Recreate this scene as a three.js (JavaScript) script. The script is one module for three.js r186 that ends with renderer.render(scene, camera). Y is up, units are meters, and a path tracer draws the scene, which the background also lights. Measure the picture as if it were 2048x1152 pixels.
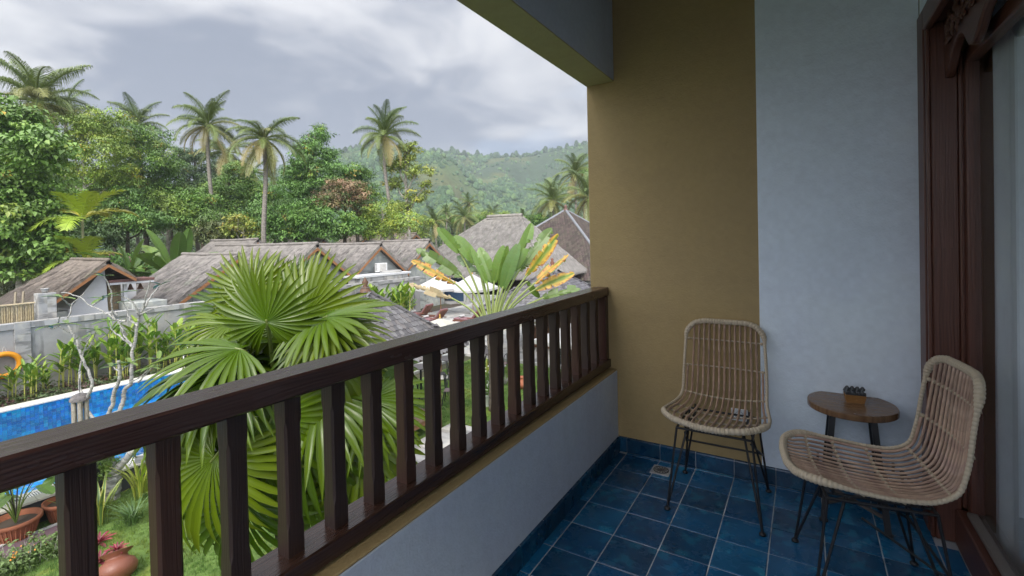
import * as THREE from 'three';
import { mergeGeometries } from 'three/addons/utils/BufferGeometryUtils.js';

// ---------------------------------------------------------------- camera, sky, sun, exposure
const scene = new THREE.Scene();
const camera = new THREE.PerspectiveCamera(69.77, 2048 / 1328, 0.05, 4000);
camera.rotation.set(-0.01168, 0.55057, -0.02216, 'YXZ');
camera.position.set(0.9427, 1.3285, 2.8126);
camera.setViewOffset(2048, 1328, 0, 176, 2048, 1152);
camera.updateProjectionMatrix();
const renderer = new THREE.WebGLRenderer({ antialias: true });
renderer.toneMapping = THREE.LinearToneMapping;
renderer.toneMappingExposure = 4.1;
renderer.shadowMap.enabled = true;
const sun = new THREE.DirectionalLight(new THREE.Color().setRGB(1, 0.9, 0.76), 0.6);
sun.position.set(26, 60, 54); sun.castShadow = true; sun.shadow.radius = 34;
sun.shadow.camera.left = sun.shadow.camera.bottom = -60; sun.shadow.camera.right = sun.shadow.camera.top = 60; sun.shadow.camera.far = 260;
scene.add(sun);
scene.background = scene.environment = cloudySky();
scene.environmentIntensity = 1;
scene.fog = new THREE.FogExp2(new THREE.Color().setRGB(0.78, 0.86, 0.95), 0.0005);

function cloudySky() {
  const W = 2048, H = 1024, d = new Float32Array(W * H * 4);
  for (let j = 0; j < H; j++) for (let i = 0; i < W; i++) {
    const el = ((j + 0.5) / H - 0.5) * Math.PI, az = ((i + 0.5) / W - 0.5) * 2 * Math.PI, o = (j * W + i) * 4;
    const y = Math.max(0, Math.sin(el)), c = Math.cos(el), k = 1 / (y + 0.16);
    const x = c * Math.cos(az) * k, z = c * Math.sin(az) * k;
    const wx = fbm(x * 0.9 + 7, z * 0.9, 0, 4, 11) - 0.5, wz = fbm(x * 0.9, z * 0.9 + 3, 0, 4, 12) - 0.5;
    const n = fbm(x * 1.05 + wx * 1.6 + 2.2, z * 1.05 + wz * 1.6 + 5.1, 0, 6, 13), m = fbm(x * 0.34 + 9.3, z * 0.34 + 4.4, 0, 4, 14), f = fbm(x * 3.6 + wx * 4, z * 3.6 + wz * 3, 0, 5, 15);
    let t = smooth(0.40, 0.66, n * 0.54 + m * 0.23 + f * 0.32 - 0.015);
    const low = Math.exp(-y * 5);                       // paler, evener cloud towards the horizon
    t = t * (1 - 0.35 * low) + 0.35 * low * 0.75;
    const gap = smooth(0.66, 0.74, fbm(x * 0.8 + 31, z * 0.8 + 17, 0, 5, 16)) * (1 - low) * 0.6;
    let r = mix(0.275, 0.7, t), g = mix(0.312, 0.71, t), b = mix(0.395, 0.745, t);
    r = mix(r, 0.30, gap); g = mix(g, 0.43, gap); b = mix(b, 0.64, gap);
    const sd = (c * Math.cos(az) * 26 + Math.sin(el) * 60 + c * Math.sin(az) * 54) / 84.8, up = 0.272 * (1 + 0.5 * y * y + 7.4 * Math.exp(-(1 - Math.min(1, sd)) * 4.5));  // added cloud glow round the unseen sun, strengthened to light the balcony
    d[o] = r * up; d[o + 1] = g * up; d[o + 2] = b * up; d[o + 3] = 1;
  }
  const t = new THREE.DataTexture(d, W, H, THREE.RGBAFormat, THREE.FloatType);
  t.mapping = THREE.EquirectangularReflectionMapping; t.magFilter = THREE.LinearFilter; t.needsUpdate = true;
  return t;
}

// ---------------------------------------------------------------- small tools
function mix(a, b, t) { return a + (b - a) * t; }
function smooth(a, b, x) { const t = Math.min(1, Math.max(0, (x - a) / (b - a))); return t * t * (3 - 2 * t); }
function clamp(x, a = 0, b = 1) { return Math.min(b, Math.max(a, x)); }
function h2(i, j, s) { let h = Math.imul(i, 374761393) ^ Math.imul(j, 668265263) ^ Math.imul(s + 17, 1442695041); h = Math.imul(h ^ (h >>> 13), 1274126177); h ^= h >>> 16; return (h >>> 0) / 4294967296; }
function vn(x, y, per, s) {                             // value noise, repeating every `per` cells when per > 0
  let i = Math.floor(x), j = Math.floor(y); let fx = x - i, fy = y - j; fx = fx * fx * (3 - 2 * fx); fy = fy * fy * (3 - 2 * fy);
  let i1 = i + 1, j1 = j + 1;
  if (per) { i = ((i % per) + per) % per; j = ((j % per) + per) % per; i1 = ((i1 % per) + per) % per; j1 = ((j1 % per) + per) % per; }
  const a = h2(i, j, s), b = h2(i1, j, s), c = h2(i, j1, s), d = h2(i1, j1, s);
  return a + (b - a) * fx + (c - a) * fy + (a - b - c + d) * fx * fy;
}
function fbm(x, y, per, oct, s) { let v = 0, a = 0.5, t = 0; for (let o = 0; o < oct; o++) { v += a * vn(x, y, per, s + o); t += a; a *= 0.5; x *= 2; y *= 2; per *= 2; } return v / t; }
function n3(x, y, z, s) { const k = Math.floor(z), f = z - k, g = f * f * (3 - 2 * f); return mix(vn(x, y, 0, s + k * 57), vn(x, y, 0, s + (k + 1) * 57), g); }
function rng(seed) { let a = seed * 2654435761 | 0; return () => { a = (a + 0x6d2b79f5) | 0; let t = Math.imul(a ^ (a >>> 15), 1 | a); t = (t + Math.imul(t ^ (t >>> 7), 61 | t)) ^ t; return ((t ^ (t >>> 14)) >>> 0) / 4294967296; }; }
const V = (x, y, z) => new THREE.Vector3(x, y, z);
const names = new Map();
function numbered(n) { const k = names.get(n) ?? 0; names.set(n, k + 1); return k ? n + '_' + String(k).padStart(3, '0') : n; }
function shade(o) { o.castShadow = o.receiveShadow = true; return o; }
function tag(o, label, category, group, kind) { o.userData = {}; if (label) o.userData.label = label; if (category) o.userData.category = category; if (group) o.userData.group = group; if (kind) o.userData.kind = kind; return o; }
function thing(name, label, category, pos = [0, 0, 0], turn = 0, group) { const o = new THREE.Group(); o.name = numbered(name); o.position.set(...pos); o.rotation.y = turn; scene.add(o); return tag(o, label, category, group); }
function part(parent, name, geo, m, label) { const o = shade(new THREE.Mesh(geo, m)); o.name = name; parent.add(o); if (label) o.userData.label = label; return o; }
function solo(name, geo, m, label, category, pos, group) { const o = shade(new THREE.Mesh(geo, m)); o.name = numbered(name); if (pos) o.position.set(...pos); scene.add(o); return tag(o, label, category, group); }
function structure(name, geo, m) { const o = shade(new THREE.Mesh(geo, m)); o.name = numbered(name); scene.add(o); o.userData = { kind: 'structure' }; return o; }
function copyOf(o, label, pos, turn) { const c = o.clone(); c.name = numbered(o.name.replace(/_\d{3}$/, '')); c.userData = { ...o.userData }; if (label) c.userData.label = label; if (pos) c.position.set(...pos); if (turn !== undefined) c.rotation.y = turn; scene.add(c); return c; }
function copies(parent, name, geo, m, mats, cols, kind = 'stuff') {     // many small pieces of one part
  const o = shade(new THREE.InstancedMesh(geo, m, mats.length)); o.name = name;
  mats.forEach((x, i) => { o.setMatrixAt(i, x); if (cols) o.setColorAt(i, cols[i]); });
  if (kind) o.userData.kind = kind; parent.add(o); return o;
}
const M4 = (p, q, s) => new THREE.Matrix4().compose(p, q ?? new THREE.Quaternion(), typeof s === 'number' ? V(s, s, s) : s ?? V(1, 1, 1));
const eul = (x, y, z, o = 'YXZ') => new THREE.Quaternion().setFromEuler(new THREE.Euler(x, y, z, o));
const rgb = (r, g, b) => new THREE.Color().setRGB(r, g, b);

// geometry collector: grids, tubes, quads with uv
class GB {
  constructor() { this.p = []; this.t = []; this.i = []; this.c = null; }
  v(x, y, z, u = 0, w = 0) { this.p.push(x, y, z); this.t.push(u, w); return this.p.length / 3 - 1; }
  tri(a, b, c) { this.i.push(a, b, c); }
  quad(a, b, c, d) { this.i.push(a, b, c, a, c, d); }
  grid(nu, nv, f, uf = (u, v) => [u, v]) {
    const s = this.p.length / 3;
    for (let j = 0; j <= nv; j++) for (let i = 0; i <= nu; i++) { const q = f(i / nu, j / nv), k = uf(i / nu, j / nv); this.v(q[0], q[1], q[2], k[0], k[1]); }
    for (let j = 0; j < nv; j++) for (let i = 0; i < nu; i++) { const a = s + j * (nu + 1) + i; this.quad(a, a + 1, a + nu + 2, a + nu + 1); }
    return this;
  }
  tube(pts, rad, nr = 6, uv = 1, cap = true) {
    const s = this.p.length / 3, n = pts.length, T = V(), N = V(), B = V(); let prev = null, len = 0;
    for (let k = 0; k < n; k++) {
      T.subVectors(pts[Math.min(n - 1, k + 1)], pts[Math.max(0, k - 1)]).normalize();
      if (!prev) N.set(Math.abs(T.y) < 0.9 ? 0 : 1, Math.abs(T.y) < 0.9 ? 1 : 0, 0).addScaledVector(T, -N.dot(T)); else N.copy(prev);
      N.addScaledVector(T, -N.dot(T)).normalize(); prev = N.clone(); B.crossVectors(T, N);
      if (k) len += pts[k].distanceTo(pts[k - 1]);
      const r = typeof rad === 'function' ? rad(k / (n - 1), len) : Array.isArray(rad) ? rad[k] : rad;
      for (let a = 0; a <= nr; a++) { const g = a / nr * Math.PI * 2, c = Math.cos(g) * r, d = Math.sin(g) * r; this.v(pts[k].x + N.x * c + B.x * d, pts[k].y + N.y * c + B.y * d, pts[k].z + N.z * c + B.z * d, len * uv, a / nr * r * 6.28 * uv); }
    }
    for (let k = 0; k < n - 1; k++) for (let a = 0; a < nr; a++) { const q = s + k * (nr + 1) + a; this.quad(q, q + 1, q + nr + 2, q + nr + 1); }
    if (cap) for (const [k, fl] of [[0, 1], [n - 1, 0]]) { const c = this.v(pts[k].x, pts[k].y, pts[k].z, 0, 0); for (let a = 0; a < nr; a++) { const q = s + k * (nr + 1) + a; fl ? this.tri(c, q + 1, q) : this.tri(c, q, q + 1); } }
    return this;
  }
  geo() {
    const g = new THREE.BufferGeometry(); g.setAttribute('position', new THREE.Float32BufferAttribute(this.p, 3)); g.setAttribute('uv', new THREE.Float32BufferAttribute(this.t, 2));
    if (this.c) g.setAttribute('color', new THREE.Float32BufferAttribute(this.c, 3));
    g.setIndex(this.i); g.computeVertexNormals(); return g;
  }
}
// flat-shaded convex polyhedron given as polygons; uv in metres, u along its longest axis
function polys(list, ou = 0, ov = 0) {
  const p = [], t = [], n = []; let lo = V(1e9, 1e9, 1e9), hi = V(-1e9, -1e9, -1e9);
  list.flat().forEach((q) => { lo.min(q); hi.max(q); });
  const c = lo.clone().add(hi).multiplyScalar(0.5), e = hi.clone().sub(lo).toArray(), L = e.indexOf(Math.max(...e)), A = V(), B = V(), N = V(), m = V();
  for (const f of list) {
    N.crossVectors(A.subVectors(f[1], f[0]), B.subVectors(f[2], f[0])).normalize(); m.set(0, 0, 0); f.forEach((q) => m.addScaledVector(q, 1 / f.length));
    const g = N.dot(m.sub(c)) < 0 ? [...f].reverse() : f; if (g !== f) N.negate();
    const a = N.toArray().map(Math.abs), D = a.indexOf(Math.max(...a)), us = D === L ? (L + 1) % 3 : L, vs = [0, 1, 2].find((k) => k !== D && k !== us);
    for (let k = 1; k < g.length - 1; k++) for (const q of [g[0], g[k], g[k + 1]]) { const w = q.toArray(); p.push(...w); n.push(N.x, N.y, N.z); t.push(w[us] + ou, w[vs] + ov); }
  }
  const g = new THREE.BufferGeometry(); g.setAttribute('position', new THREE.Float32BufferAttribute(p, 3)); g.setAttribute('normal', new THREE.Float32BufferAttribute(n, 3)); g.setAttribute('uv', new THREE.Float32BufferAttribute(t, 2)); return g;
}
function cbox(w, h, d, b = 0.004, x = 0, y = 0, z = 0, ou = 0, ov = 0) {          // box with chamfered edges
  const s = [-1, 1], X = w / 2, Y = h / 2, Z = d / 2, P = {};
  for (const i of s) for (const j of s) for (const k of s) P[[i, j, k]] = [V(i * X + x, j * (Y - b) + y, k * (Z - b) + z), V(i * (X - b) + x, j * Y + y, k * (Z - b) + z), V(i * (X - b) + x, j * (Y - b) + y, k * Z + z)];
  const L = [];
  for (const i of s) { L.push([P[[i, -1, -1]][0], P[[i, 1, -1]][0], P[[i, 1, 1]][0], P[[i, -1, 1]][0]]); L.push([P[[-1, i, -1]][1], P[[1, i, -1]][1], P[[1, i, 1]][1], P[[-1, i, 1]][1]]); L.push([P[[-1, -1, i]][2], P[[1, -1, i]][2], P[[1, 1, i]][2], P[[-1, 1, i]][2]]); }
  for (const i of s) for (const j of s) {
    L.push([P[[i, j, -1]][0], P[[i, j, -1]][1], P[[i, j, 1]][1], P[[i, j, 1]][0]]); L.push([P[[i, -1, j]][0], P[[i, -1, j]][2], P[[i, 1, j]][2], P[[i, 1, j]][0]]); L.push([P[[-1, i, j]][1], P[[-1, i, j]][2], P[[1, i, j]][2], P[[1, i, j]][1]]);
    for (const k of s) L.push(P[[i, j, k]]);
  }
  return polys(L, ou, ov);
}
const span = (x0, x1, y0, y1, z0, z1, b = 0.004, ou = 0, ov = 0) => cbox(x1 - x0, y1 - y0, z1 - z0, b, (x0 + x1) / 2, (y0 + y1) / 2, (z0 + z1) / 2, ou, ov);
const mg = (l) => (l.length === 1 ? l[0] : mergeGeometries(l.map((g) => (g.index ? g.toNonIndexed() : g))));
function lathe(pts, n = 32) { return new THREE.LatheGeometry(pts.map(([r, y]) => new THREE.Vector2(r, y)), n); }
function put(g, x = 0, y = 0, z = 0, rx = 0, ry = 0, rz = 0, s = 1) { return g.clone().applyMatrix4(M4(V(x, y, z), eul(rx, ry, rz), s)); }
function curve(pts, n) { return new THREE.CatmullRomCurve3(pts.map((q) => (q.isVector3 ? q : V(...q))), false, 'centripetal').getPoints(n); }

// textures: computed multipliers and heights, periodic
function tex(w, h, f, rx = 1, ry = 1) {
  const d = new Uint8Array(w * h * 4);
  for (let j = 0; j < h; j++) for (let i = 0; i < w; i++) { const c = f(i / w, j / h), o = (j * w + i) * 4; if (typeof c === 'number') d[o] = d[o + 1] = d[o + 2] = clamp(c) * 255; else { d[o] = clamp(c[0]) * 255; d[o + 1] = clamp(c[1]) * 255; d[o + 2] = clamp(c[2]) * 255; } d[o + 3] = 255; }
  const t = new THREE.DataTexture(d, w, h); t.wrapS = t.wrapT = THREE.RepeatWrapping; t.magFilter = THREE.LinearFilter; t.repeat.set(rx, ry); t.needsUpdate = true; return t;
}
function rep(t, rx, ry, ox = 0, oy = 0) { const c = t.clone(); c.repeat.set(rx, ry); c.offset.set(ox, oy); c.needsUpdate = true; return c; }
function mat(c, rough, o = {}) { return new (o.transmission || o.clearcoat || o.sheen || o.specularIntensity !== undefined ? THREE.MeshPhysicalMaterial : THREE.MeshStandardMaterial)({ color: rgb(...c), roughness: rough, side: THREE.DoubleSide, ...o }); }
// ---------------------------------------------------------------- shared surface textures
const T = {};
T.grain = tex(512, 512, (u, v) => { const w = fbm(u * 4, v * 4, 4, 3, 21) * 0.9; const f = vn(u * 6, (v + w * 0.03) * 96, 0, 22) * 0.5 + fbm(u * 8, v * 64, 0, 3, 23) * 0.5, r = Math.abs(Math.sin((v * 10 + w * 1.6) * 6.283)); const k = smooth(0.6, 0.75, fbm(u * 5 + 8, v * 20, 0, 4, 24)); const s = 0.34 + 0.5 * f + 0.2 * r + 0.16 * k; return [s, s * (0.94 + 0.06 * r + 0.05 * k), s * (0.92 + 0.1 * k)]; });
T.fine = tex(512, 512, (u, v) => fbm(u * 64, v * 64, 64, 4, 31));
T.rough = tex(256, 256, (u, v) => { const n = fbm(u * 8, v * 8, 8, 5, 33); return 0.45 + 0.55 * n; });
T.plaster = tex(1024, 1024, (u, v) => { const n = fbm(u * 5, v * 5, 5, 6, 41), g = fbm(u * 90, v * 90, 90, 2, 43), st = fbm(u * 26, v * 4, 0, 4, 44), k = Math.abs(fbm(u * 4, v * 4, 4, 5, 45) - 0.5), cr = k < 0.0006 && fbm(u * 3, v * 3, 3, 2, 46) > 0.66 ? 0.08 : 0; const s = 0.84 + 0.16 * n - 0.09 * g - 0.025 * smooth(0.55, 0.75, st) - cr; return [s, s * (1 - 0.012 * st), s * (1 - 0.03 * smooth(0.5, 0.7, n))]; });
T.cloudy = tex(512, 512, (u, v) => { const n = fbm(u * 4, v * 4, 4, 6, 51), m = fbm(u * 11, v * 11, 11, 5, 52), p = smooth(0.58, 0.76, m), q = vn(u * 150, v * 150, 150, 53) > 0.965 ? 0.4 : 0; return [0.22 + 0.5 * n + 1.6 * p + q, 0.3 + 0.5 * n + 0.5 * p + q, 0.36 + 0.46 * n + 0.28 * p + q * 0.6]; });
T.cement = tex(1024, 512, (u, v) => { const n = fbm(u * 6, v * 3, 0, 6, 61), m = smooth(0.5, 0.68, fbm(u * 9 + 4, v * 7, 0, 5, 62)), d = smooth(0.52, 0.7, fbm(u * 30, v * 3, 0, 4, 63)) * 0.25, p = fbm(u * 60, v * 40, 0, 3, 64); const s = 0.42 + 0.42 * n + 0.08 * p - d; return [s + 0.16 * m, s + 0.14 * m, s + 0.09 * m]; });
T.thatch = tex(512, 512, (u, v) => { const w = fbm(u * 6, v * 6, 6, 3, 71) * 0.02, a = vn((u + w) * 150, v * 9, 0, 72), b = vn((u - w) * 260, v * 22, 0, 73), c = fbm(u * 5, v * 5, 5, 4, 74), l = 1 - 0.22 * Math.pow(1 - ((v * 6 + c * 0.5) % 1), 4); const s = (0.36 + 0.34 * a + 0.22 * b + 0.6 * (c - 0.5)) * l + 0.1, ms = smooth(0.56, 0.72, fbm(u * 4 + 3, v * 4, 0, 4, 75)) * 0.16; return [s * (0.98 - ms), s * 0.97, s * (0.93 - ms)]; });

const M = {};
const wood = (c, rough, rx = 1, ry = 5, o = {}) => mat(c, rough, { map: rep(T.grain, rx, ry), bumpMap: rep(T.grain, rx, ry), bumpScale: 0.0011, ...o });
M.rail = wood([0.085, 0.04, 0.034], 0.32, 0.9, 5, { roughnessMap: rep(T.rough, 1.3, 4) });
M.wetRail = wood([0.07, 0.035, 0.026], 0.24, 0.9, 5, { roughnessMap: rep(T.rough, 3, 9) });
M.baluster = [[0.06, 0.03, 0.023], [0.05, 0.027, 0.022], [0.08, 0.034, 0.022]].map((c) => wood(c, 0.5, 1.1, 7));
M.door = wood([0.14, 0.052, 0.035], 0.38, 0.8, 5);
M.olive = mat([0.4, 0.29, 0.13], 0.75, { map: rep(T.plaster, 0.5, 0.5), bumpMap: rep(T.fine, 2.2, 2.2), bumpScale: 0.0016 });
M.white = mat([0.82, 0.91, 1.0], 0.8, { map: rep(T.plaster, 0.45, 0.45), bumpMap: rep(T.fine, 2.2, 2.2), bumpScale: 0.0014 });
M.grey = mat([0.6, 0.65, 0.74], 0.85, { map: rep(T.plaster, 0.6, 0.6), bumpMap: rep(T.fine, 2.5, 2.5), bumpScale: 0.0012 });
M.tiles = [0, 1, 2, 3].map((k) => mat([[0.012, 0.16, 0.35], [0.008, 0.12, 0.28], [0.015, 0.185, 0.38], [0.009, 0.105, 0.23]][k], 0.34, { map: rep(T.cloudy, 1.7, 1.7, k * 0.27, k * 0.41), roughnessMap: rep(T.rough, 3, 3), bumpMap: rep(T.cloudy, 1.7, 1.7), bumpScale: 0.0012 }));
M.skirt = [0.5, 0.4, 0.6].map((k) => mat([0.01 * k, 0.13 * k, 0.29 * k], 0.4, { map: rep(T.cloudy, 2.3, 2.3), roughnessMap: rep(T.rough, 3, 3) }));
M.grout = mat([0.62, 0.64, 0.68], 0.9, { map: rep(T.cement, 1.7, 2.3) });
M.black = mat([0.012, 0.012, 0.014], 0.42, { metalness: 0.4 });
M.metal = mat([0.42, 0.42, 0.44], 0.35, { metalness: 0.9 });

// ---------------------------------------------------------------- balcony: floor, skirting, walls, beam, ceiling
const R1 = rng(5);
const floor = structure('balcony_floor', span(-0.222, 5.2, -0.3, -0.003, -0.25, 3.6, 0.001), M.grout);
{
  const mk = (w, d) => [0, 1, 2].map((k) => cbox(w, 0.02, d, 0.0022, 0, -0.0102, 0, k * 0.37, k * 0.61));
  const full = mk(0.1958, 0.1958), strip = mk(0.053, 0.1958), end = mk(0.068, 0.1958);
  for (let j = 0; j < 18; j++) for (let i = -1; i < 8; i++) {
    if (i === 7 && j === 0) continue;                                   // the door post stands here
    const g = (i < 0 ? strip : i === 7 ? end : full)[Math.floor(R1() * 3)], t = part(floor, 'tile', g, M.tiles[Math.floor(R1() * 4)]);
    t.position.set(i < 0 ? -0.0285 : i === 7 ? 1.436 : 0.1 + i * 0.2, (R1() - 0.5) * 0.0012, 0.1 + j * 0.2); t.rotation.set((R1() - 0.5) * 0.004, 0, (R1() - 0.5) * 0.004);
    if (i >= 0 && i < 7) t.rotation.y = Math.floor(R1() * 4) * Math.PI / 2;
  }
  for (let i = 0; i < 7; i++) part(floor, 'tile', cbox(0.1958, 0.02, 0.012, 0.002, 0, -0.0102, 0, i * 0.3, 0), M.tiles[i % 4]).position.set(0.1 + i * 0.2, 0, -0.009);
}
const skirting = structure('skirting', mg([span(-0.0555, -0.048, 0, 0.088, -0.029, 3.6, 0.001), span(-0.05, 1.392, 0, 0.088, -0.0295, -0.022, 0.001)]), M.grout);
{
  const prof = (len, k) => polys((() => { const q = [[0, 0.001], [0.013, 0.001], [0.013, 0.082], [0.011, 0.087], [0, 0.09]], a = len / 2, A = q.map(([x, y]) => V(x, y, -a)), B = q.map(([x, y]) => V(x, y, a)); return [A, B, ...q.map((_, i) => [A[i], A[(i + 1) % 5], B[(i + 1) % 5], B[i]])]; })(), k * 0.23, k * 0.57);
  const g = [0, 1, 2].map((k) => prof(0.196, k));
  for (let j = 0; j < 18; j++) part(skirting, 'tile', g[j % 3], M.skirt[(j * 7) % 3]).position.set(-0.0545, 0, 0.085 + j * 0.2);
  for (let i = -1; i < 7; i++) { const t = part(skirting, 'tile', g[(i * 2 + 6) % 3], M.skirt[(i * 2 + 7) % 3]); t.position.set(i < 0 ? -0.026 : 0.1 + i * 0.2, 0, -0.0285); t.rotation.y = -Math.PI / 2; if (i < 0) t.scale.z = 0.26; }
}
const parapet = solo('parapet_wall', span(-0.222, -0.056, -0.3, 0.496, -0.03, 3.6, 0.003), M.grey, 'low grey plastered balcony wall under the dark wooden railing', 'wall');
part(parapet, 'coping', span(-0.224, -0.0565, 0.496, 0.505, -0.03, 3.6, 0.003), M.olive, 'olive yellow painted top strip');
const endWall = solo('end_wall', span(-0.222, 5.2, -4.2, 3.3, -0.27, -0.03, 0.004), M.olive, 'tall olive yellow balcony end wall with white section behind the table', 'wall');
part(endWall, 'white_section', span(0.735, 1.4, 0.088, 3.0, -0.031, -0.026, 0.002), M.white, 'pale white plastered section beside the door');
const beam = solo('roof_beam', span(-0.222, -0.042, 2.286, 3.3, -0.03, 3.6, 0.004), M.grey, 'white plastered beam with olive underside over the balcony opening', 'beam');
part(beam, 'soffit', span(-0.224, -0.0425, 2.279, 2.2855, -0.03, 3.6, 0.002), mat([0.42, 0.35, 0.23], 0.8, { map: rep(T.plaster, 0.5, 0.5), bumpMap: rep(T.fine, 2.2, 2.2), bumpScale: 0.0016 }), 'olive painted underside');
structure('ceiling', span(-0.042, 5.2, 2.9, 3.3, -0.03, 3.6), wood([0.16, 0.085, 0.05], 0.5, 0.5, 2));
structure('hotel_roof', span(-0.45, 6.2, 3.3, 3.5, -0.9, 5.0), M.grey);
structure('rear_end_wall', span(1.5, 5.2, -4.2, 3.3, 3.6, 3.8), M.white);  // unseen balcony end beside this wall is left open to let light in
structure('lower_wall', span(0.6, 1.5, -4.2, -0.3, 3.5, 3.6), M.white);
structure('hotel_front_wall', span(0.6, 0.8, -4.2, -0.3, -0.03, 3.5), M.white);
// the room behind the glass
structure('room_wall', mg([span(5.0, 5.2, 0, 2.9, -0.03, 3.6), span(1.52, 1.75, 2.28, 2.9, -0.03, 3.6), span(1.4015, 1.49, 2.29, 2.9, -0.025, 3.6)]), M.white);

// ---------------------------------------------------------------- wooden railing
const railing = thing('wooden_railing', 'dark brown wooden balcony railing with square balusters on the low wall', 'railing', [0, 0, 0]);
part(railing, 'handrail', span(-0.195, -0.1, 0.958, 1.012, -0.029, 3.6, 0.005), M.rail);
part(railing, 'bottom_rail', span(-0.2, -0.094, 0.513, 0.565, -0.029, 3.6, 0.004, 0.3), M.wetRail, 'wet brown bottom rail');
{
  const bal = (k) => { // square block ends, octagonal middle
    const h = 0.022, c = 0.0055, lv = [[0.565, 0.001], [0.63, 0.001], [0.648, c], [0.88, c], [0.898, 0.001], [0.958, 0.001]];
    const ring = ([y, q]) => [[h, h - q], [h - q, h], [-h + q, h], [-h, h - q], [-h, -h + q], [-h + q, -h], [h - q, -h], [h, -h + q]].map(([x, z]) => V(x, y, z));
    const L = []; for (let i = 0; i < lv.length - 1; i++) { const a = ring(lv[i]), b = ring(lv[i + 1]); for (let n = 0; n < 8; n++) L.push([a[n], a[(n + 1) % 8], b[(n + 1) % 8], b[n]]); }
    L.push(ring(lv[0]), ring(lv[5])); return polys(L, k * 0.31, k * 0.17);
  };
  const g = [0, 1, 2, 3].map(bal);
  for (let k = -11; k < 16; k++) { const b = part(railing, 'baluster', g[(k + 40) % 4], M.baluster[[0, 1, 0, 2, 1][(k + 40) % 5]]); b.position.set(-0.15, 0, 2.109 - k * 0.1336); b.rotation.y = (R1() - 0.5) * 0.03; }
  part(railing, 'end_post', span(-0.178, -0.106, 0.565, 0.958, -0.029, 0.022, 0.004, 0.6), M.rail);
  for (let k = 0; k < 6; k++) part(railing, 'spacer_block', span(-0.165, -0.125, 0.505, 0.513, 0.2 + k * 0.6, 0.26 + k * 0.6, 0.001), M.rail);
}

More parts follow.
